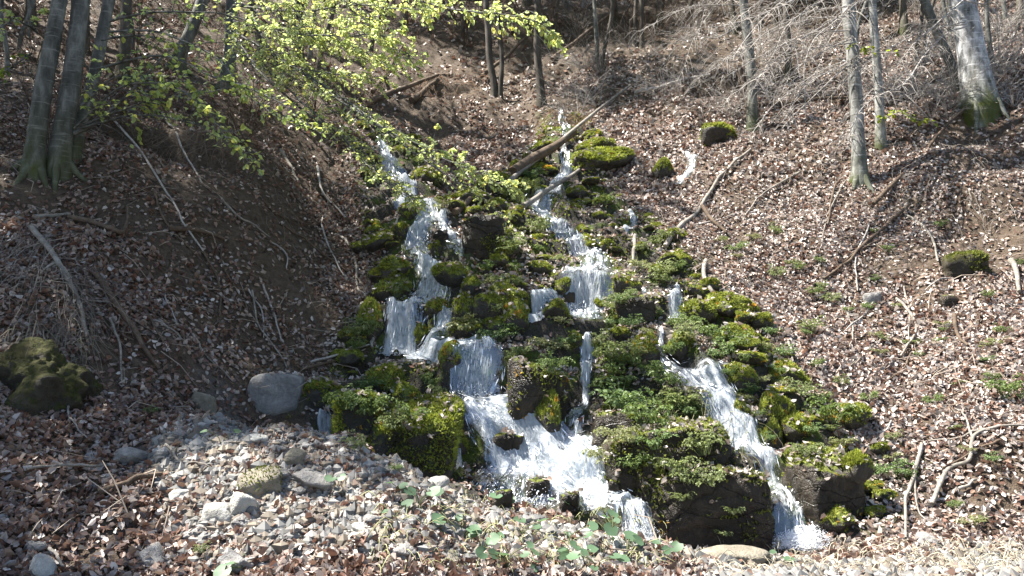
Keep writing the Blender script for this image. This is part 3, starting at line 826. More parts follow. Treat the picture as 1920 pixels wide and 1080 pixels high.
while cnt < 270 and tries < 20000:
    tries += 1
    px, py = rng.uniform(0, 1250), rng.uniform(770, 1080)
    g = hit(px, py, H)
    d = float(SDR(g[0:1], g[1:2])[0])
    if d < 0 and rng.random() > .1: continue
    if g[1] > 7.2: continue
    s = min(.014 * rng.pareto(2.2) + .018, .06)
    stone(g + [0, 0, s * .12], s, int(rng.choice([0, 0, 0, 1, 2, 3])), 'small loose stone of the grey rubble bank in the foreground', 'small stones of the rubble bank')
    cnt += 1
# gravel: countless chips
def scatter(n, x0, x1, y0, y1, dens):
    x = rng.uniform(x0, x1, n); y = rng.uniform(y0, y1, n)
    k = rng.random(n) < dens(x, y)
    x, y = x[k], y[k]
    z = H(x, y)
    N = np.stack([-HGX(x, y), -HGY(x, y), np.ones(len(x))], -1); N /= np.linalg.norm(N, axis=1)[:, None]
    return np.stack([x, y, z], -1), N
p, N = scatter(260000, -5.5, 7.2, 3.4, 7.2, lambda x, y: np.maximum(sstep(-.15, .2, SDR(x, y)), sstep(-.2, .2, SDD(x, y)) * 1.0) * (np.abs(x) < .66 * y + 2))
n = len(p); D, T = ICO[1]
s = np.minimum(.0105 * (rng.pareto(2.2, n) + 1), .045)
R = rng.uniform(.6, 1.3, (n, len(D), 1)) * D[None] * (s[:, None, None] * rng.uniform(.6, 1.4, (n, 1, 3)))
V = (p[:, None] + R + [0, 0, .003]).reshape(-1, 3)
C = rng.choice([0, 1, 2], n)[:, None]
colr = np.where(C == 0, [.14, .138, .132], np.where(C == 1, [.24, .23, .215], [.17, .145, .115])) * rng.uniform(.6, 1.3, (n, 1))
TT = (np.arange(n)[:, None, None] * len(D) + T[None]).reshape(-1, 3)
kg = NT('gravel_chip'); kg.base(kg.attr('Col'), .85)
tag(link('gravel', mesh_np('gravel', V, [TT], kg.m, col=np.repeat(colr, len(D), 0))), kind='stuff')

bpy.context.view_layer.update()
DG = bpy.context.evaluated_depsgraph_get()
def surf(px, py):
    ok, loc, nor, _, ob, _ = scene.ray_cast(DG, Vector(CAM), Vector(ray(px, py)))
    return np.array(loc) if ok else hit(px, py, H)
# ------------------------------------------------------------------ dead leaf litter
def in_view(x, y, m=2.6): return np.abs(x) < (.66 * y + m)
def litter_density(x, y):
    c = SDC(x, y)
    d = 1 - sstep(-.3, .15, c + .3 * fbm(x * 1.5, y * 1.5, seed=41)) * .86
    r = sstep(-.2, .2, SDR(x, y)); d = d * (1 - r * .76)
    d = d * (1 - sstep(-.15, .3, SDD(x, y)) * .9)
    # steep bare soil of the left bank keeps few leaves
    sl = np.hypot(HGX(x, y), HGY(x, y))
    left = sstep(-.6, -1.6, x - (-.1) * y + .1) * sstep(7.8, 8.8, y)
    clump = .5 + .8 * fbm(x * 1.1, y * 1.1, seed=43, octv=4)
    d = d * (1 - left * np.clip(.9 - clump * .35, .2, .9))
    d = d * np.clip(1.25 - np.maximum(0, sl - 1.0) * .6, .25, 1)
    d = d * np.clip(.75 + .5 * fbm(x * 2, y * 2, seed=47, octv=3), .2, 1.2)
    d = d * np.clip(.62 + .95 * fbm(x * .55 + 3, y * .55, seed=48, octv=3) + .12 * sstep(-2, 2, x) + .6 * sstep(8, 6.5, y), .12, 1) * np.clip(1.15 - sstep(15, 19, y) * .4, 0, 1)
    d = np.where(water_gap(x, y) < .02, d * .05, d)
    return d * in_view(x, y) * np.clip(1.1 - (y - 12) / 30, .4, 1)
PALETTE = np.array([(.155, .082, .057), (.20, .122, .088), (.26, .19, .15), (.36, .30, .265), (.52, .465, .425), (.085, .055, .044), (.24, .215, .20)])
mb = MB()
def litter(n, y0, y1, size):
    xm = .66 * y1 + 2.6
    p, N = scatter(n, -xm, xm, y0, y1, litter_density)
    m = len(p)
    # paler on the right bank, its sunlight put into leaf colour; redder left
    t = sstep(-3, 3, p[:, 0] + rng.normal(0, 1.6, m))
    wl = np.array([.21, .23, .20, .12, .03, .13, .08]); wr = np.array([.09, .13, .19, .24, .15, .08, .12])
    u = rng.random(m)[:, None]
    cum = np.cumsum(wl[None] * (1 - t[:, None]) + wr[None] * t[:, None], 1)
    ci = np.minimum((u > cum).sum(1), 6)
    col = PALETTE[ci] * rng.uniform(.75, 1.2, (m, 1))
    nn = N + rng.normal(0, 1, (m, 3)) * rng.choice([.18, .4, .9], m, p=[.45, .4, .15])[:, None]
    nn /= np.linalg.norm(nn, axis=1)[:, None]
    d = rng.normal(size=(m, 3)); d -= (d * nn).sum(1)[:, None] * nn
    mb.leaves(p + N * rng.uniform(.004, .03, m)[:, None], d, nn, size * rng.uniform(.65, 1.3, m), col, .6, rng.normal(.1, .3, m))
litter(380000, 3.6, 8.2, .054)
litter(380000, 8.2, 13, .056)
litter(260000, 13, 20, .078)
litter(90000, 20, 34, .13)
dp, dn = [], []
while len(dp) < 13000:       # leaves that came to rest on the rocks of the cascade
    x, y = rng.uniform(-3.2, 4.6), rng.uniform(6.8, 16)
    ok, loc, nor, _, ob, _ = scene.ray_cast(DG, Vector((x, y, 14)), Vector((0, 0, -1)))
    if ok and nor.z > .55 and ob.name[:5] != 'water' and SDC(np.array([x]), np.array([y]))[0] > -.3:
        dp.append(loc[:]); dn.append(nor[:])
dp, dn = np.array(dp), np.array(dn); m = len(dp)
mb.leaves(dp + dn * .012, rng.normal(size=(m, 3)) * [1, 1, .3], dn + rng.normal(0, .35, (m, 3)), .06 * rng.uniform(.6, 1.3, m), PALETTE[rng.choice([2, 3, 3, 4, 4, 6], m)] * rng.uniform(.7, 1.2, (m, 1)), .6, rng.normal(.1, .3, m))
tag(link('leaf_litter', mb.mesh('leaf_litter', M['dry'], False)), kind='stuff')

# moss carpet between the stones of the cascade (countless tufts)
p, N = scatter(420000, -3.4, 5, 6.7, 17.5, lambda x, y: (SDC(x, y) > -.12) * (water_gap(x, y) > .01) * sstep(-.05, .3, fbm(x * 2.1, y * 2.1, seed=61, octv=3)) * .36)
m = len(p); h = .028 * rng.uniform(.5, 1.4, (m, 1)) * (.6 + p[:, 1:2] / 20); nn = N + rng.normal(0, .5, (m, 3)); nn /= np.linalg.norm(nn, axis=1)[:, None]
sd = np.cross(nn, rng.normal(size=(m, 3))); sd /= np.linalg.norm(sd, axis=1)[:, None]
cc = np.array([.19, .215, .045]) * (1 + .6 * fbm(p[:, 0] * 3, p[:, 1] * 3, seed=63)[:, None] + rng.normal(0, .25, (m, 1)))
VV = np.stack([p + sd * h * .5 - N * .005, p - sd * h * .5 - N * .005, p + nn * h], 1).reshape(-1, 3)
tag(link('moss_carpet', mesh_np('moss_carpet', VV, [np.arange(m * 3).reshape(-1, 3)], M['mossfuzz'], col=np.clip(np.repeat(cc, 3, 0), .005, 1))), kind='stuff')

# ------------------------------------------------------------------ twig litter on the slopes
mb = MB()
p, N = scatter(16000, -14, 14, 5, 24, lambda x, y: in_view(x, y) * (SDC(x, y) < .1) * (SDR(x, y) < .1) * (SDD(x, y) < 0) * np.clip(.35 + .5 * fbm(x * .6, y * .6, seed=51), .05, 1))
for q, nn in zip(p, N):
    L = rng.uniform(.12, .6); a = rng.uniform(0, 6.28)
    d = np.array([math.cos(a), math.sin(a) - .6, 0]); d -= nn * (d @ nn); d /= np.linalg.norm(d) + 1e-9
    bend = rng.normal(0, .12, 3)
    k = rng.uniform(.4, 1.25)
    pt = np.array([q + nn * .02, q + d * L * .5 + bend * L + nn * .05, q + d * L + nn * .02])
    r0 = rng.uniform(.003, .007)
    mb.tube(pt, [r0, r0 * .8, r0 * .4], 3, np.array([.8, .75, .7]) * k)
kt = NT('twig_litter'); kt.base(kt.mix(1.0, kt.attr('Col'), (.36, .32, .28), 'MULTIPLY'), .85)
tag(link('twig_litter', mb.mesh('twig_litter', kt.m)), kind='stuff')

# ------------------------------------------------------------------ green herbs and grass tufts
def herb_mesh(seed, stems, length, leaflets, lsize, col, upright=.6):
    r = np.random.default_rng(seed); mb = MB()
    for s_ in range(stems):
        a = r.uniform(0, 6.28); L = length * r.uniform(.6, 1.15); up = upright * r.uniform(.6, 1.4)
        d = np.array([math.cos(a), math.sin(a), 0])
        b = d * r.uniform(0, .07)
        pt = smooth_path([b, b + d * L * .35 + [0, 0, L * .6 * up], b + d * L * .75 + [0, 0, L * .75 * up], b + d * L + [0, 0, L * .5 * up]], 10)
        mb.tube(pt, np.linspace(.003, .001, 10), 3, np.array(col) * .8)
        k = leaflets; t = r.uniform(.25, 1, k); i = np.minimum((t * 9).astype(int), 8)
        p = pt[i]; tg = pt[i + 1] - pt[i]; tg /= np.linalg.norm(tg, axis=1)[:, None]
        side = np.cross(tg, [0, 0, 1.]); side *= np.where(np.arange(k) % 2, 1, -1)[:, None]
        dv = side * r.uniform(.5, 1.2, (k, 1)) + tg * r.uniform(.2, .9, (k, 1)) + r.normal(0, .2, (k, 3))
        n = np.array([0, 0, 1.]) + r.normal(0, .45, (k, 3))
        off = side * r.uniform(0, .035, (k, 1))
        c = np.array(col) * r.uniform(.65, 1.35, (k, 1))
        mb.leaves(p + off, dv, n, lsize * r.uniform(.5, 1.2, k), c, .55, r.normal(.1, .15, k))
    return mb.mesh('herb', M['herb'], False)
HERB = [herb_mesh(400 + i, 26, .26, 22, .042, [(.13, .18, .06), (.18, .215, .09), (.215, .23, .11), (.12, .175, .065)][i % 4], [.9, 1.1, .7][i % 3]) for i in range(6)]
def herb(px, py, wpx, label, group=None):
    g = surf(px, py); s = wpx * g[1] / F_PX / .5
    o = link('herb_clump', HERB[rng.integers(6)], loc=g + [0, -.05, -.01])
    o.scale = (s, s, s * rng.uniform(.85, 1.2)); o.rotation_euler = (.25, 0, rng.uniform(0, 6.3))
    tag(o, label, 'plant', group)
HERBS = [(1130, 860, 60, 'herb clump at the left shoulder of the huge dark boulder'), (1190, 875, 64, 'herb clump hanging left of the middle of the huge boulder face'),
 (1260, 880, 70, 'herb clump hanging in the middle of the huge boulder face'), (1330, 905, 56, 'herb clump at the right of the huge boulder face near the stream'), (1160, 825, 70, 'pale herb clump at the upper left edge of the huge boulder'), (1275, 935, 40, 'small herb sprig on the low ledge under the huge boulder'), (1370, 960, 36, 'small herb sprig on the low ledge beside the right fall'),
 (1030, 655, 66, 'tall bright green herb clump above the thin middle trickle'), (1042, 700, 56, 'green herb clump hanging beside the black wet rock face'),
 (1150, 668, 80, 'pale green herb clump right of the thin trickle'), (1205, 700, 70, 'light green herb clump left of the right stream'),
 (1160, 765, 105, 'lush green herb clump on the top left of the huge dark boulder'), (1205, 800, 90, 'lush green herb clump in the middle of the huge dark boulder'),
 (1240, 725, 70, 'feathery herb clump above the huge boulder near the right stream'), (1275, 765, 80, 'feathery herb clump beside the bend of the right stream'),
 (1318, 850, 70, 'green herb clump hanging over the right shoulder of the huge boulder'), (1225, 840, 70, 'herb clump trailing down the face of the huge boulder'),
 (1290, 625, 50, 'herb clump on the mossy boulder right of the thin spout'), (1370, 655, 60, 'pale herb clump in the leaves right of the stream head'),
 (1425, 652, 44, 'small pale herb clump farthest right of the stream head'), (1330, 640, 56, 'herb clump between stream head and right bank'),
 (700, 775, 72, 'herb clump on the left of the mossy rock wall'), (650, 765, 60, 'herb clump at the left end of the mossy rock wall'),
 (770, 785, 60, 'herb clump on the top of the mossy rock wall near the fall'), (735, 800, 50, 'herb clump drooping over the mossy rock wall'),
 (935, 640, 60, 'sunlit herb clump above the central fall'), (870, 618, 56, 'sunlit herb clump left above the central fall'),
 (1505, 850, 56, 'herb clump on the dark block beside the right fall'), (1668, 890, 60, 'yellow green herb clump right of the dark block'),
 (1560, 790, 80, 'dark herb clump in leaves above the dark block'), (1500, 740, 56, 'pale herb clump in leaves right of the orange moss'),
 (1520, 620, 44, 'lone yellow green herb in the leaves of the right bank'), (1880, 745, 66, 'yellow herb clump at the right picture edge'),
 (1820, 980, 50, 'herb clump in leaves at the lower right'), (290, 775, 30, 'small bright green plant in red leaves left of the grey boulder'),
 (385, 1030, 26, 'small green sprig in the front leaves'), (1350, 1000, 30, 'small leafy sprig low on the huge dark boulder'),
 (960, 470, 60, 'feathery pale plant beside the large dark bare boulder'), (1240, 520, 60, 'pale plants under the crooked stick on the right bank'),
 (1380, 470, 40, 'yellow leafy sprig at the foot of the grey leaning stick'), (1280, 900, 50, 'dark leafy sprig on the face of the huge boulder')]
for a in HERBS: herb(*a)
cnt = 0
while cnt < 110:
    px, py = rng.uniform(660, 1700), rng.uniform(330, 900)
    g = hit(px, py, H)
    if SDC(g[:1], g[1:2])[0] < -.1 or water_gap(g[0], g[1])[0] < .06 or surf(px, py)[1] < g[1] - .25: continue
    herb(px, py, rng.uniform(22, 46), 'small green herb tuft growing between the wet mossy rocks', 'herb tufts of the cascade'); cnt += 1
cnt = 0
while cnt < 46:
    px, py = rng.uniform(1350, 1915), rng.uniform(420, 1010)
    g = hit(px, py, H)
    if SDC(g[:1], g[1:2])[0] > -.2: continue
    herb(px, py, rng.uniform(18, 34), 'small yellowish tuft growing through the dead leaves of the right bank', 'tufts in the leaves of the right bank'); cnt += 1

# round coltsfoot leaves along the front bank
def disc_leaf(mb, p, d, n, s, c, r):
    k = 11; th = np.linspace(.35, 2 * np.pi - .35, k)
    d = d - n * (d @ n); d /= np.linalg.norm(d); sd = np.cross(n, d)
    rad = s * (1 + .07 * r.normal(size=k))
    ring = p + d * s * .6 - (np.cos(th) * rad)[:, None] * d + (np.sin(th) * rad)[:, None] * sd + n * (rad * r.uniform(.05, .3) + r.normal(0, .05 * s, k))[:, None]
    cen = p + d * s * .3
    V = np.r_[[cen], ring]; mb.add(V, None, [[0, i + 1, i + 2] for i in range(k - 1)], np.array(c) * r.uniform(.8, 1.2))
def coltsfoot(px, py, nl, label, group=None, size=.043):
    r = np.random.default_rng(int(px * 7 + py)); g = hit(px, py, H); mb = MB()
    for i in range(nl):
        a = r.uniform(0, 6.28); d = np.array([math.cos(a), math.sin(a), 0]); h = r.uniform(.05, .15)
        tip = d * r.uniform(.03, .15) + [0, 0, h]
        mb.tube(smooth_path([[0, 0, -.01], d * .02 + [0, 0, h * .6], tip], 5), np.full(5, .003), 4, (.12, .14, .06))
        n = np.array([0, -.45, 1.]) + r.normal(0, .35, 3); n /= np.linalg.norm(n)
        disc_leaf(mb, tip, d, n, size * r.uniform(.6, 1.2), (.095, .16, .09), r)
    o = link('coltsfoot_plant', mb.mesh('coltsfoot_plant', M['herb'], True), loc=g)
    tag(o, label, 'plant', group)
for a in [(785, 960, 3, 'pale round leafed plant on the crest of the rubble bank'), (750, 938, 2, 'small bright round leaf above the pale round leafed plant'),
          (870, 1015, 5, 'dark green round leafed plant with upright leaves in the front'), (905, 1045, 4, 'round leafed plant right beside the dark upright one'),
          (950, 1072, 5, 'large round leafed plant cut by the bottom edge'), (1065, 1030, 3, 'round leafed plant below the foot of the central fall'),
          (1150, 1015, 4, 'round leafed plant near the water at the bottom'), (1175, 1050, 5, 'round leafed cluster in the front of the huge boulder'),
          (1090, 1066, 4, 'round leafed cluster at the bottom middle'), (975, 1010, 3, 'round leafed plant under the fan of the central fall'),
          (1235, 1062, 4, 'round leafed plant left of the flat pale slab'), (1020, 1072, 4, 'low round leafed plant between two bottom clusters'),
          (415, 845, 2, 'dark green leaf pair among the stones of the rubble'), (940, 958, 2, 'round leaf pair in front of the water fan'),
          (1055, 968, 2, 'grey green round leaf pair against the white water'), (630, 925, 2, 'pale green leaf pair on the rubble slope'),
          (1120, 1080, 5, 'round leafed cluster touching the bottom edge in the middle'), (740, 985, 2, 'pale leaf pair low on the rubble slope'),
          (460, 1075, 3, 'bright green blades at the bottom edge left'), (1460, 1066, 2, 'small leaf pair right of the flat pale slab')]:
    coltsfoot(*a)

# dry grass and hanging roots under the bank edges (countless)
mb = MB()
def strands(n, px0, px1, py0, py1, L, C, up=.0):
    for _ in range(n):
        px, py = rng.uniform(px0, px1), rng.uniform(py0, py1)
        g = hit(px, py, H); l = L * rng.uniform(.5, 1.3)
        out = np.array([-HGX(g[:1], g[1:2])[0], -HGY(g[:1], g[1:2])[0], 0]); out /= np.linalg.norm(out) + 1e-6
        sd = rng.normal(0, .5, 3) * [1, 1, .4]
        p0 = g + [0, 0, .01]
        pt = np.array([p0, p0 + (out * .25 + [0, 0, up] + sd) * l * .6, p0 + (out * .55 + [0, 0, up - .5] + sd) * l, p0 + (out * .65 + [0, 0, up - 1] + sd * 1.3 + rng.normal(0, .2, 3)) * l * 1.1])
        mb.tube(smooth_path(pt, 6), np.linspace(.0035, .0012, 6) * rng.uniform(.6, 1.4), 3, np.array(C) * rng.uniform(.5, 1.4))
strands(150, -20, 120, 440, 540, .38, (.24, .215, .18))
strands(200, 60, 180, 480, 620, .4, (.16, .14, .12))
strands(380, 230, 520, 210, 300, .5, (.15, .12, .09))
strands(200, 480, 700, 260, 420, .35, (.16, .13, .10))
strands(150, -10, 170, 600, 690, .26, (.22, .2, .15))
strands(200, 780, 900, 130, 190, .5, (.2, .12, .07))
strands(260, 1020, 1120, 200, 240, .4, (.17, .11, .06))
strands(300, 1380, 1900, 240, 420, .3, (.3, .27, .23))
strands(180, 1100, 1420, 740, 860, .25, (.2, .19, .1))
strands(500, 1300, 1920, 1020, 1080, .1, (.4, .36, .27), .8)
strands(300, 700, 1250, 940, 1075, .1, (.3, .3, .15), .8)
ks = NT('dry_strand'); ks.base(ks.attr('Col'), .85)
tag(link('dry_grass', mb.mesh('dry_grass', ks.m)), kind='stuff')

# ------------------------------------------------------------------ fallen logs and sticks
def stick(name, path, wpx, label, mat, cat='branch', forks=(), lift=.03, seg=7, group=None):
    """path: picture points lying on the slope; the stick keeps its own straightness"""
    g = np.array([hit(q[0], q[1], H) for q in path]); Y = g[:, 1]
    n = max(10, 5 * len(path)); pt = smooth_path(g, n)
    hz = H(pt[:, 0], pt[:, 1]); w = wpx * Y.mean() / F_PX / 2
    pt[:, 2] = np.maximum(pt[:, 2], hz) + lift + w
    if name in ('log', 'fallen_pole'):      # straight: raise the chord above the ground
        t = np.linspace(0, 1, n); ch = pt[0] + (pt[-1] - pt[0]) * t[:, None] + fbm(t[:, None] * 3 + [0, 7, 14], t[:, None] * 0 + wpx, octv=2) * .03
        ch[:, 2] += max(0, np.quantile(H(ch[:, 0], ch[:, 1]) + w - ch[:, 2], .8)); pt = ch
    else:
        pt = pt + fbm(np.linspace(0, 2.5, n)[:, None] + [0, 9, 18], np.full((n, 3), wpx + path[0][0]), octv=3) * .02
    mb = MB(); mb.tube(pt, np.linspace(w, w * .55, n), seg, wob=.15)
    for f in forks:
        gf = np.array([hit(q[0], q[1], H) for q in f]); pf = smooth_path(gf, 10)
        pf[:, 2] = H(pf[:, 0], pf[:, 1]) + lift + w; k = np.linalg.norm(pt - pf[0], axis=1).argmin(); pf[0] = pt[k]
        mb.tube(pf, np.linspace(w * .6, w * .2, 10), 5, wob=.15)
    o = link(name, mb.mesh(name, M[mat])); tag(o, label, cat, group)
stick('fallen_pole', [(945, 362), (1180, 172)], 9, 'long straight grey pole lying across the top of the middle stream', 'dead', 'log', lift=.1)
stick('log', [(985, 395), (1075, 335), (1110, 310)], 11, 'short bleached log lying in the middle stream', 'dead', 'log')
stick('log', [(962, 338), (1050, 290), (1080, 262)], 22, 'thick mossy brown log beside the long grey pole', 'brown', 'log')
stick('log', [(965, 335), (1030, 280)], 12, 'thin dark log above the thick mossy log', 'brown', 'log')
stick('log', [(690, 205), (820, 150)], 12, 'dark log lying on the slope left of the twin saplings', 'brown', 'log')
stick('log', [(770, 205), (815, 168)], 14, 'short thick dark log left of the twin saplings', 'brown', 'log')
stick('log', [(850, 420), (890, 385)], 14, 'mossy log leaning beside the large dark bare boulder', 'brown', 'log')
stick('log', [(905, 150), (1010, 60)], 8, 'thin dark log leaning behind the twin saplings', 'brown', 'log')
stick('log', [(1035, 118), (1150, 30)], 9, 'dark fallen trunk above the sunny patch at right', 'brown', 'log')
stick('log', [(700, 190), (760, 95)], 8, 'thin dark log under the bright leaves at top centre', 'brown', 'log')
stick('log', [(1190, 190), (1290, 150), (1330, 160)], 9, 'grey fallen limb on the upper slope right of the pole', 'twig', 'log')
stick('log', [(1420, 205), (1560, 200), (1600, 190)], 9, 'brown log lying level between the right trunks', 'brown', 'log')
stick('log', [(1640, 400), (1750, 285), (1830, 200)], 8, 'long thin brown pole below the thick blotchy trunk', 'brown', 'log')
stick('stick', [(1250, 472), (1310, 405), (1405, 290)], 9, 'long pale straight stick leaning on the right bank', 'dead')
stick('stick', [(1315, 395), (1340, 425), (1360, 445)], 9, 'short brown stick crossing the long pale stick', 'brown')
stick('stick', [(1325, 498), (1322, 540), (1345, 570), (1362, 597)], 9, 'white crooked stick beside the yellow mossy boulder', 'dead')
stick('stick', [(1700, 395), (1640, 450), (1590, 500), (1545, 530)], 8, 'long brown stick slanting down the middle of the right bank', 'brown')
stick('stick', [(1682, 400), (1740, 440), (1760, 500)], 6, 'thin pale bent stick meeting the long brown one', 'dead')
stick('stick', [(1685, 570), (1720, 610), (1712, 650), (1690, 680)], 6, 'thin white curved stick in the right bank leaves', 'dead')
stick('stick', [(1590, 590), (1602, 630), (1595, 660)], 5, 'thin white wavy twig below the small grey stone', 'dead')
stick('stick', [(1895, 500), (1910, 525), (1912, 560)], 12, 'stout pale stick at the right picture edge', 'dead')
stick('stick', [(1790, 600), (1800, 640), (1815, 660)], 8, 'short dark stick below the black stone of the right bank', 'brown')
stick('branch', [(1745, 955), (1775, 890), (1815, 875), (1822, 830), (1870, 815), (1925, 808)], 9, 'long forked grey branch lying at the lower right edge', 'dead', forks=[[(1822, 830), (1812, 795), (1790, 775)]])
stick('branch', [(1725, 840), (1712, 910), (1698, 950), (1698, 1020)], 8, 'upright grey branch with two thin prongs at the lower right', 'dead', forks=[[(1715, 905), (1720, 960), (1735, 985)]])
stick('stick', [(1800, 930), (1830, 910)], 7, 'short pale stick in the leaves right of the forked branch', 'dead')
stick('root', [(60, 440), (110, 510), (150, 590), (162, 650)], 12, 'long white bare root curving down the left bank', 'dead', 'root', forks=[[(105, 505), (75, 530)]])
stick('root', [(180, 530), (245, 625), (270, 670), (300, 705)], 12, 'long dark root winding down to the red leaves at left', 'brown', 'root', forks=[[(240, 618), (230, 640), (250, 655)]])
stick('root', [(130, 420), (200, 440), (230, 445), (240, 400)], 11, 'brown hooked root sticking out of the left bank soil', 'brown', 'root')
stick('root', [(320, 440), (370, 445), (420, 460)], 11, 'short brown root in the middle of the left bank', 'brown', 'root')
stick('root', [(65, 415), (130, 410)], 10, 'short pale root high on the left bank', 'dead', 'root')
stick('stick', [(210, 230), (270, 300), (340, 420), (385, 485)], 5, 'thin long pale twig hanging down the left bank', 'twig')
stick('stick', [(310, 230), (380, 350)], 5, 'thin brown twig on the left bank right of the pale one', 'twig')
stick('stick', [(640, 450), (665, 490), (672, 545), (685, 560)], 6, 'pale bent twig at the edge of bank and cascade', 'dead')
stick('stick', [(525, 290), (560, 345)], 8, 'short pale stick high on the left slope', 'dead')
stick('branch', [(180, 942), (240, 922), (305, 910)], 15, 'thick dark rotten branch in the front leaves at left', 'brown')
stick('stick', [(58, 892), (140, 890), (215, 886)], 6, 'thin pale straight stick in the front leaves at left', 'dead')
stick('stick', [(78, 1040), (100, 1060), (125, 1082)], 8, 'white stick at the bottom left corner', 'dead')
stick('stick', [(100, 705), (98, 740), (102, 775)], 7, 'white twig hanging over the mossy hump at the left edge', 'dead')
stick('stick', [(145, 745), (132, 790), (165, 838)], 5, 'thin bent twig right of the mossy hump', 'dead')
stick('stick', [(310, 845), (340, 875), (395, 885)], 5, 'thin curved twig left of the rubble stones', 'dead')
stick('stick', [(560, 700), (640, 680), (690, 672)], 6, 'dark twig lying left of the golden mossy boulder', 'brown')
stick('stick', [(580, 690), (690, 655)], 5, 'pale thin twig left of the white curtain fall', 'twig')
stick('stick', [(696, 625), (697, 665)], 9, 'pale upright stub beside the white curtain fall', 'dead')
stick('stick', [(1190, 450), (1187, 500)], 9, 'pale upright stick above the brown topped stone', 'dead')
stick('stick', [(1115, 800), (1140, 770)], 4, 'pale thin stalk on the huge boulder', 'twig')
stick('stick', [(776, 795), (790, 835)], 5, 'pale stalk hanging on the mossy rock wall', 'dead')

for i in range(34):
    px, py = (rng.uniform(180, 660), rng.uniform(300, 700)) if i % 2 else (rng.uniform(1420, 1900), rng.uniform(330, 900))
    a = rng.normal(2.2, .5) if i % 2 == 0 else rng.normal(1.0, .35); L = rng.uniform(60, 170)
    dx, dy = math.cos(a) * L, math.sin(a) * L
    g = hit(px, py, H)
    if SDC(g[:1], g[1:2])[0] > -.1: continue
    stick('stick', [(px, py), (px + dx * .5 + rng.normal(0, 9), py + dy * .5), (px + dx, py + dy)], rng.uniform(3, 5.5), 'thin fallen twig on the soil of the left bank' if i % 2 else 'thin fallen twig on the leaves of the right bank',
          ['brown', 'twig', 'dead'][i % 3], group='thin twigs of the left bank' if i % 2 else 'thin twigs of the right bank', forks=[[(px + dx * .5, py + dy * .5), (px + dx * .8 + 22, py + dy * .7)]] if i % 3 == 0 else ())

# ------------------------------------------------------------------ trees
def spray(root, path, w0, leaf_n, leafsize, col, mat='beech', twig_l=.6, droop=.25, seed=0, spread=1.0, foliage=True):
    """a branch (a part) with side twigs and its leaves (sub-part); path: (px, py, distance)"""
    r = np.random.default_rng(seed + 1000)
    pw = np.array([P(*q) for q in path]); L = np.linalg.norm(np.diff(pw, axis=0), axis=1).sum()
    n = max(14, int(L / .12)); pt = smooth_path(pw, n)
    pt += fbm(np.linspace(0, L * 1.2, n)[:, None] + [0, 11, 22], np.full((n, 3), seed * 1.7), octv=3) * .04 * np.linspace(0, 1, n)[:, None] ** .5
    b = MB(); b.tube(pt, np.linspace(w0, .004, n), 6, wob=.1)
    f = MB(); tips = []
    step = max(1, int(.16 / (L / n)))
    for i in range(max(2, n // 8), n, step):
        for side in (-1, 1):
            if r.random() < .25: continue
            tg = pt[min(i + 1, n - 1)] - pt[i - 1]; tg /= np.linalg.norm(tg)
            sd = np.cross(tg, [0, 0, 1.]); sd /= np.linalg.norm(sd) + 1e-9
            l = twig_l * r.uniform(.4, 1.1) * (1.15 - .7 * i / n)
            d = tg * r.uniform(.4, .9) + sd * side * r.uniform(.5, 1.0) * spread + [0, 0, r.normal(.05, .25)]
            d /= np.linalg.norm(d)
            tp = smooth_path([pt[i], pt[i] + d * l * .5 + [0, 0, .02], pt[i] + d * l + [0, 0, -droop * l]], 7)
            b.tube(tp, np.linspace(min(.007, w0 * .6), .002, 7), 3)
            tips.append(tp)
            if r.random() < .6:
                d2 = d + r.normal(0, .5, 3); d2 /= np.linalg.norm(d2)
                tp2 = smooth_path([tp[3], tp[3] + d2 * l * .3, tp[3] + d2 * l * .55 - [0, 0, droop * l * .5]], 5)
                b.tube(tp2, np.linspace(.003, .001, 5), 3); tips.append(np.r_[tp2, tp2[-2:]])
    bo = link('branch', b.mesh('branch', M[mat]), root)
    if foliage and leaf_n:
        k = leaf_n; ti = r.integers(0, len(tips), k); T_ = np.array(tips)[ti]
        u = r.uniform(1.2, 5.99, k); i = u.astype(int); fr = (u - i)[:, None]; ar = np.arange(k)
        p = T_[ar, i] * (1 - fr) + T_[ar, np.minimum(i + 1, 6)] * fr
        tg = T_[ar, np.minimum(i + 1, 6)] - T_[ar, i - 1]; tg /= np.linalg.norm(tg, axis=1)[:, None] + 1e-9
        sd = np.cross(tg, [0, 0, 1.]) * np.where(r.random(k) < .5, 1, -1)[:, None]
        d = tg * .6 + sd * .8 + r.normal(0, .3, (k, 3)) - [0, 0, .25]
        nn = np.array([0, 0, 1.]) + r.normal(0, .45, (k, 3))
        c = np.array(col) * r.uniform(.7, 1.3, (k, 1)) * np.where(r.random((k, 1)) < .25, [1.25, 1.05, .8], [1, 1, 1])
        f.leaves(p, d, nn, leafsize * r.uniform(.55, 1.2, k), c, .66, r.normal(.08, .1, k))
        link('foliage', f.mesh('foliage', M['green'], False), bo)
    return bo

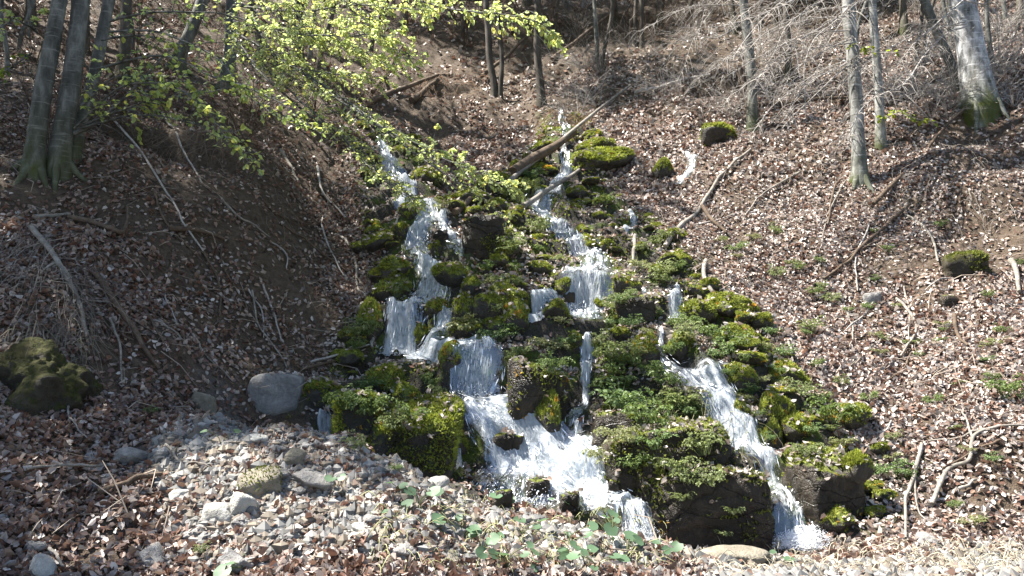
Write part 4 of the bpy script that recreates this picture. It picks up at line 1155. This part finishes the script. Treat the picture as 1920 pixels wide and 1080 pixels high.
def crown_mesh(seed, height, radius, nl, leafsize, col, nb=26):
    """limbs and leaves of the upper tree, origin at the crown's foot"""
    r = np.random.default_rng(seed); b = MB(); tips = []
    for i in range(nb):
        z = height * r.uniform(.0, .95); a = r.uniform(0, 6.28); L = radius * (1.1 - .75 * z / height) * r.uniform(.6, 1.1)
        d = np.array([math.cos(a), math.sin(a), r.uniform(.15, .7)]); d /= np.linalg.norm(d)
        base = np.array([0, 0, z]); pt = smooth_path([base, base + d * L * .5 + r.normal(0, .1, 3), base + d * L + [0, 0, -.1 * L] + r.normal(0, .15, 3)], 9)
        b.tube(pt, np.linspace(.012 + .016 * L, .004, 9), 5)
        for j in range(2, 9):
            for _ in range(2):
                d2 = d * .6 + r.normal(0, .6, 3); l2 = L * .32 * r.uniform(.5, 1.2)
                tp = smooth_path([pt[j], pt[j] + d2 * l2 * .5, pt[j] + d2 * l2 - [0, 0, .08]], 6); b.tube(tp, np.linspace(.007, .002, 6), 3); tips.append(tp)
    limb = b.mesh('crown', M['beech'])
    leaf = None
    if nl:
        f = MB(); T_ = np.array(tips)[r.integers(0, len(tips), nl)]
        i = r.integers(1, 6, nl); p = T_[np.arange(nl), i] + r.normal(0, .06, (nl, 3))
        c = np.array(col) * r.uniform(.7, 1.3, (nl, 1))
        f.leaves(p, r.normal(size=(nl, 3)) * [1, 1, .4], np.array([0, 0, 1.]) + r.normal(0, .5, (nl, 3)), leafsize * r.uniform(.6, 1.2, nl), c, .66, .08)
        leaf = f.mesh('foliage', M['green'], False)
    return limb, leaf
GREEN = (.26, .32, .11)
CROWN = [crown_mesh(500, 6, 2.3, 2600, .10, GREEN), crown_mesh(501, 7, 2.6, 5200, .11, GREEN, 32), crown_mesh(502, 5, 1.6, 0, .09, GREEN, 9), crown_mesh(503, 7, 2.8, 9500, .12, GREEN, 36)]

def tree(name, label, stems, mat, crown=None, group=None, cat='tree', moss=.5, rise=4.5, flare=1.5):
    """stems: (base px, base py, top px, top py, base width px, top width px, bend); they rise on above the frame"""
    g0 = hit(stems[0][0], stems[0][1], H)
    root = bpy.data.objects.new(name, None); COL.objects.link(root); tag(root, label, cat, group)
    root['base'] = 1
    del root['base']
    for (bx, by, tx, ty, wb, wt, bend) in stems:
        g = hit(bx, by, H); top = P(tx, ty, g[1] + .15)
        d = top - g; top2 = top + d / np.linalg.norm(d) * rise + np.array([0, 0, rise * .15])
        mid = (g + top) / 2 + np.array([bend, 0, 0])
        pt = smooth_path([g - [0, 0, .7], g + (mid - g) * .15 + [0, 0, .05], mid, top, (top + top2) / 2, top2], 40)
        wr = np.interp(np.linspace(0, 1, 40), [0, .5, .75, 1], [wb, (wb + wt) / 2, wt, wt * .5]) * g[1] / F_PX / 2
        hh = pt[:, 2] - g[2]
        wr *= 1 + (flare - 1) * np.exp(-np.maximum(hh, 0) / .22)
        mb = MB(); mb.tube(pt, wr, 12, wob=.09)
        c = np.ones((mb.n, 3)); zz = np.concatenate(mb.V)[:, 2] - g[2]
        c *= (1 - moss * np.exp(-np.maximum(zz, 0) / .35) * (1 + .6 * fbm(np.concatenate(mb.V)[:, 0] * 9, zz * 5, octv=2)))[:, None]
        mb.C = [np.clip(c, 0, 1)]
        link('trunk', mb.mesh('trunk', M[mat]), root)
        # spreading root feet
        if wb > 20:
            rw = min(wr[3], .16)
            for a in np.linspace(0, 6.28, 6)[:5] + rng.uniform(0, 1):
                e = g + np.array([math.cos(a), math.sin(a), 0]) * (wr[3] + rw * rng.uniform(.6, 1.6)); e[2] = H(e[:1], e[1:2])[0] - .05
                s0 = g + np.array([math.cos(a), math.sin(a), 0]) * (wr[3] - rw * .5) + [0, 0, rw * .6]
                rb = MB(); rb.tube(smooth_path([s0, (s0 + e) / 2 - [0, 0, rw * .2], e], 8), np.linspace(rw * .4, rw * .08, 8), 6, wob=.3)
                rb.C = [x * .45 for x in rb.C]
                link('root', rb.mesh('root', M[mat]), root)
        if crown is not None:
            li, le = CROWN[crown]
            for mm, nm in ((li, 'crown'), (le, 'foliage')):
                if mm is None: continue
                o = link(nm, mm, root if nm == 'crown' else cr, loc=(top2 - [0, 0, rise * .55]) if nm == 'crown' else None)
                if nm == 'crown': cr = o; o.rotation_euler = (0, 0, rng.uniform(0, 6.28))
    return root

t1 = tree('beech_tree', 'grey beech with three close stems on the left bank edge', [(62, 322, 112, 0, 34, 26, -.03), (108, 318, 152, 0, 36, 30, .02), (135, 300, 205, 0, 24, 20, .03)], 'beech', 2, moss=.8)
spray(t1, [(140, 250, 9.35), (185, 225, 9.3), (240, 180, 9.2), (300, 118, 9.2), (345, 70, 9.3)], .03, 0, .07, GREEN, twig_l=.4, seed=1, foliage=False)
spray(t1, [(190, 75, 9.4), (250, 68, 9.2), (320, 80, 9.0), (450, 78, 8.8)], .014, 90, .07, GREEN, twig_l=.5, seed=2)
spray(t1, [(150, 235, 9.3), (220, 210, 9.0), (300, 185, 8.6), (420, 172, 8.3)], .016, 300, .065, GREEN, twig_l=.55, seed=3)
spray(t1, [(140, 240, 9.3), (230, 160, 8.8), (330, 165, 8.4), (400, 215, 8.2), (425, 265, 8.1)], .014, 240, .065, GREEN, twig_l=.45, seed=4)
spray(t1, [(180, 130, 9.4), (300, 105, 9.0), (400, 140, 8.7), (510, 185, 8.4), (600, 255, 8.2)], .016, 220, .065, GREEN, twig_l=.5, seed=5)
spray(t1, [(60, 100, 9.6), (20, 130, 9.4), (-30, 170, 9.2)], .014, 60, .065, (.12, .16, .03), twig_l=.5, seed=6)

for i, pth in enumerate([[(150, 200, 9.3), (210, 150, 9.1), (280, 150, 8.8), (360, 150, 8.5)], [(205, 60, 9.4), (300, 60, 9.1), (400, 110, 8.8), (480, 190, 8.6), (560, 240, 8.4)],
                         [(150, 240, 9.3), (250, 215, 8.9), (350, 225, 8.5), (430, 255, 8.3), (470, 300, 8.2)], [(205, 40, 9.4), (330, 20, 9.1), (450, 40, 8.9), (540, 80, 8.8)], [(70, 60, 9.6), (30, 40, 9.3), (-20, 60, 9.0)]]):
    spray(t1, pth, .014, 230, .055, (.34, .41, .18), twig_l=.5, seed=10 + i)
t2 = tree('beech_tree', 'slim dark beech with long leafy branches reaching over the stream', [(425, 170, 436, 0, 26, 22, .02)], 'beech', 2, moss=.3)
SPRAYS = [
 ([(440, 60, 13), (500, 95, 11.5), (600, 165, 10.3), (740, 250, 9.4), (850, 300, 9.0), (965, 352, 8.8)], 900, .7, .08),
 ([(440, 90, 13), (520, 150, 11.2), (620, 240, 10.2), (700, 320, 9.6), (780, 385, 9.2)], 520, .55, .07),
 ([(500, 95, 11.5), (650, 190, 10), (760, 270, 9.5), (840, 330, 9.2), (935, 400, 9.0)], 420, .6, .065),
 ([(438, 40, 13), (520, 60, 11.5), (620, 70, 10.4), (740, 60, 9.6)], 900, .9, .08),
 ([(438, 10, 13), (540, 20, 11.6), (660, 10, 10.5), (800, 15, 9.8)], 900, .9, .08),
 ([(437, -40, 13), (560, -30, 11.4), (720, -10, 9.8), (860, 18, 9.0), (960, 28, 8.7), (1045, 72, 8.6)], 620, .55, .085),
 ([(470, 20, 12.6), (520, 110, 11.3), (600, 130, 10.5), (700, 150, 9.9)], 700, .8, .075),
 ([(440, 70, 13), (480, 120, 11.6), (560, 160, 10.8), (640, 215, 10.2)], 420, .6, .07),
 ([(437, -70, 13), (560, -60, 11.5), (640, 0, 10.8), (700, 60, 10.2), (760, 110, 9.8)], 600, .8, .08),
 ([(437, -100, 13), (480, -60, 12), (540, 0, 11.4), (580, 70, 11)], 600, .8, .08),
 ([(438, -30, 13), (520, 30, 12.2), (600, 60, 11.6), (680, 120, 11.2)], 700, .8, .075), ([(438, 0, 13), (560, 60, 12), (660, 90, 11.2), (740, 130, 10.6)], 600, .7, .075),
 ([(440, 90, 13), (560, 200, 11.4), (660, 270, 10.4), (730, 345, 9.9), (790, 380, 9.7)], 420, .5, .065),
]
for i, (pth, nlf, tl, ls) in enumerate(SPRAYS):
    spray(t2, pth, .02, int(nlf * 1.6), ls * .66, (.38, .44, .21), twig_l=tl, seed=20 + i)

tree('beech_tree', 'straight grey trunk just right of the three stemmed beech', [(228, 150, 236, 0, 22, 18, .03)], 'dark_bark', 2)
tree('beech_tree', 'grey trunk leaning right behind the leafy branches at top left', [(330, 130, 380, 0, 24, 20, 0)], 'beech', 0)
tree('beech_tree', 'dark trunk above the left slope half hidden by bright leaves', [(560, 120, 566, 0, 16, 14, 0)], 'dark_bark', 2)
tree('beech_tree', 'thin trunk leaning left at the top of the left slope', [(490, 110, 470, 0, 14, 12, 0)], 'dark_bark', 0)
tree('sapling', 'twin stemmed sapling in the sunny patch at top centre', [(928, 178, 914, 40, 14, 11, -.04), (938, 182, 936, 40, 10, 8, .05)], 'dark_bark', 0, moss=.1, flare=1.2)
tree('beech_tree', 'single dark trunk standing in the sunny patch at top centre', [(1016, 196, 1008, 0, 15, 12, -.06)], 'dark_bark', 0, moss=.1)
t3 = tree('beech_tree', 'grey trunk beside a broken mossy stub at upper right', [(1412, 245, 1394, 0, 20, 15, .05)], 'beech', 1, moss=.7)
tree('tree_stump', 'broken leaning brown stub against the grey trunk at upper right', [(1418, 235, 1385, 128, 18, 12, 0)], 'brown', None, cat='stump', rise=.02)
t4 = tree('bare_tree', 'straight grey trunk with many bare drooping twigs on the right', [(1612, 345, 1590, 0, 27, 22, .03)], 'pale_bark', 0, moss=.8)
t5 = tree('bare_tree', 'thinner straight trunk just right of the twiggy one', [(1652, 278, 1635, 0, 18, 14, .02)], 'pale_bark', 0, moss=.6)
t6 = tree('beech_tree', 'thick pale blotchy trunk with mossy foot at upper right', [(1838, 205, 1803, 0, 60, 42, .02)], 'blotched', 2, moss=.9, flare=1.35)
tree('beech_tree', 'thin trunk leaning left beside the thick blotchy trunk', [(1800, 178, 1733, 0, 20, 14, .03)], 'beech', None, moss=.4)
tree('beech_tree', 'short dark trunk behind the leaning thin trunk', [(1695, 60, 1693, 0, 14, 13, 0)], 'dark_bark', 2)
tree('beech_tree', 'mossy slim trunk between twigs at upper right', [(1478, 150, 1472, 0, 12, 10, .03)], 'dark_bark', 2)
tree('beech_tree', 'dark slim trunk at the top right corner', [(1916, 30, 1912, 0, 12, 11, 0)], 'dark_bark', 2)
tree('beech_tree', 'slim trunk behind twigs left of the stub tree', [(1378, 60, 1372, 0, 10, 8, 0)], 'dark_bark', 0)
DEAD = [(t4, [(1600, 70, 12.8), (1580, 83, 12.6), (1493, 130, 12.0), (1467, 173, 11.7)]), (t4, [(1598, 110, 12.8), (1577, 123, 12.6), (1513, 160, 12.1), (1467, 233, 11.7)]),
 (t4, [(1592, 20, 12.8), (1520, 63, 12.2), (1480, 93, 11.9), (1427, 140, 11.6), (1422, 170, 11.5)]), (t4, [(1592, 12, 12.8), (1573, 30, 12.5), (1527, 70, 12), (1510, 133, 11.8), (1512, 233, 11.7)]),
 (t4, [(1590, -20, 12.8), (1513, 20, 12), (1467, 67, 11.7), (1423, 153, 11.5)]), (t4, [(1588, -60, 12.8), (1500, -20, 12), (1433, 37, 11.4), (1380, 103, 11.1), (1357, 120, 11)]),
 (t4, [(1602, 120, 12.8), (1583, 130, 12.6), (1547, 160, 12.3), (1493, 207, 12), (1460, 240, 11.8)]), (t4, [(1590, -50, 12.8), (1490, 0, 11.8), (1390, 40, 11), (1290, 60, 10.6)]),
 (t5, [(1648, 150, 13.9), (1637, 167, 13.6), (1607, 207, 13), (1590, 267, 12.7)]), (t5, [(1644, 100, 13.9), (1633, 123, 13.6), (1610, 143, 13.3), (1600, 166, 13.2)]),
 (t6, [(1812, -5, 13.4), (1747, 50, 12.9), (1707, 93, 12.6), (1685, 130, 12.4)]), (t6, [(1812, 50, 13.4), (1773, 63, 13), (1740, 97, 12.6), (1693, 157, 12.1), (1633, 190, 11.6), (1600, 240, 11.4), (1590, 263, 11.3)]),
 (t6, [(1810, 40, 13.4), (1750, 60, 13), (1730, 100, 12.8), (1687, 173, 12.4)]), (t6, [(1806, 0, 13.4), (1850, 10, 13.2), (1870, 30, 13.1)]),
 (t3, [(1398, 40, 16.2), (1340, 70, 15.4), (1290, 60, 14.8)]), (t3, [(1396, 10, 16.2), (1330, 10, 15.2), (1270, 20, 14.6), (1200, 60, 14)]), (t3, [(1402, 90, 16.2), (1350, 120, 15.6), (1310, 150, 15.2)])]
for i, (t, pth) in enumerate(DEAD):
    spray(t, pth, .016, 0, .05, GREEN, 'twig', twig_l=.65, droop=.35, seed=60 + i, foliage=False)
TR = [(t3, 1396, 16.2), (t4, 1592, 12.8), (t4, 1596, 12.8), (t5, 1640, 13.9), (t6, 1812, 13.4)]
for i in range(12):
    t, x, Y = TR[i % 5]; y0 = rng.uniform(-90, 120); dx = -rng.uniform(90, 270); dy = rng.uniform(50, 200); dY = -rng.uniform(.5, 1.6)
    spray(t, [(x, y0, Y), (x + dx * .35, y0 + dy * .12, Y + dY * .4), (x + dx * .75, y0 + dy * .55, Y + dY * .8), (x + dx, y0 + dy, Y + dY)], .013, 0, .05, GREEN, 'twig', twig_l=.6, droop=.35, seed=130 + i, foliage=False)
spray(t4, [(1600, 80, 12.8), (1625, 95, 12.4), (1680, 98, 12)], .008, 60, .07, (.2, .25, .03), 'twig', .35, seed=90)
spray(t5, [(1650, 230, 13.9), (1680, 215, 13), (1740, 225, 12.6)], .008, 90, .07, (.2, .25, .03), 'twig', .3, seed=91)

# bare brush on the upper slopes
def bare_shrub_mesh(seed, n=14, h=1.3):
    r = np.random.default_rng(seed); b = MB()
    for i in range(n):
        a = r.uniform(0, 6.28); d = np.array([math.cos(a) * .8, math.sin(a) * .8 - .25, r.uniform(.2, 1.1)]); L = h * r.uniform(.5, 1.2)
        pt = smooth_path([[0, 0, -.05], d * L * .5 + r.normal(0, .05, 3), d * L * [1.1, 1.1, .75] + r.normal(0, .12, 3)], 9)
        b.tube(pt, np.linspace(.008, .002, 9), 4)
        for j in range(2, 9):
            d2 = d + r.normal(0, .6, 3); l = L * .3 * r.uniform(.4, 1.2)
            b.tube(np.array([pt[j], pt[j] + d2 * l * .5 + r.normal(0, .02, 3), pt[j] + d2 * l - [0, 0, .05]]), [.004, .003, .0015], 3)
    return b.mesh('bare_shrub', M['twig'])
SHRUB = [bare_shrub_mesh(700 + i) for i in range(5)]
DSHRUB = [m.copy() for m in SHRUB]
for m in DSHRUB: m.materials[0] = M['brown']  # darker copies; along the slope top this colour stands in for shade
def shrub(px, py, s, label, group):
    g = hit(px, py, H); o = link('bare_shrub', (DSHRUB if 'dark' in label or 'brown' in label else SHRUB)[rng.integers(5)], loc=g); o.scale = (s, s, s); o.rotation_euler = (0, 0, rng.uniform(-.8, .8)); tag(o, label, 'shrub', group)
for _ in range(80): shrub(rng.uniform(1060, 1910), rng.uniform(-20, 230), rng.uniform(.5, 1.0), 'bare grey twiggy brush on the upper right slope', 'bare brush of the upper right slope')
for _ in range(50): shrub(rng.uniform(10, 800), rng.uniform(-20, 290), rng.uniform(.45, .95), 'bare brown twiggy brush on the upper left slope', 'bare brush of the upper left slope')

for _ in range(70): shrub(rng.uniform(640, 1560), rng.uniform(-30, 85), rng.uniform(.6, 1.2), 'bare twiggy brush coloured dark for shade along the top of the slope', 'brush coloured dark for shade along the top')
for i in range(46):
    px = rng.uniform(-20, 1940); py = rng.uniform(-10, 135) if not 850 < px < 1120 else rng.uniform(-10, 70)
    tree('sapling', 'thin dark sapling stem rising from the upper slope', [(px, py, px + rng.normal(0, 30), py - 230, rng.uniform(6, 12), rng.uniform(4, 7), rng.uniform(-.25, .25))], 'dark_bark' if i % 3 else 'beech', None, 'thin saplings of the upper slope', moss=.1, rise=2.5, flare=1.2)
# the wood behind, whose trunks close the view above
for i in range(34):
    px = rng.uniform(-150, 2070); py = rng.uniform(-60, 50)
    tree('forest_tree', 'slender dark trunk of the wood standing above the slope', [(px, py, px + rng.uniform(-25, 25), py - 260, 17, 12, rng.uniform(-.1, .1))], 'dark_bark', 1 if hit(px, py, H)[1] > 20.5 else (2 if px < 900 else 0), 'trees of the wood above the slope', moss=.2, rise=3)
# unseen beeches added left of the frame to shade the left bank
for i, (x, y) in enumerate([(-12.6, 12.2), (-11.7, 8.9), (-9.6, 7.7), (-9.0, 5.2), (-7.4, 4.8), (-12.0, 10.5)]):
    g = np.array([x, y, H(np.array([x]), np.array([y]))[0]])
    px, py, f = project(g)
    tree('shade_tree', 'unseen leafy beech added at the far left to shade the left bank', [(px, py, px + 20, py - 520, 34, 26, 0)], 'beech', [1, 3, 1, 1, 0, 3][i], 'unseen beeches added for shade at the far left', rise=4)
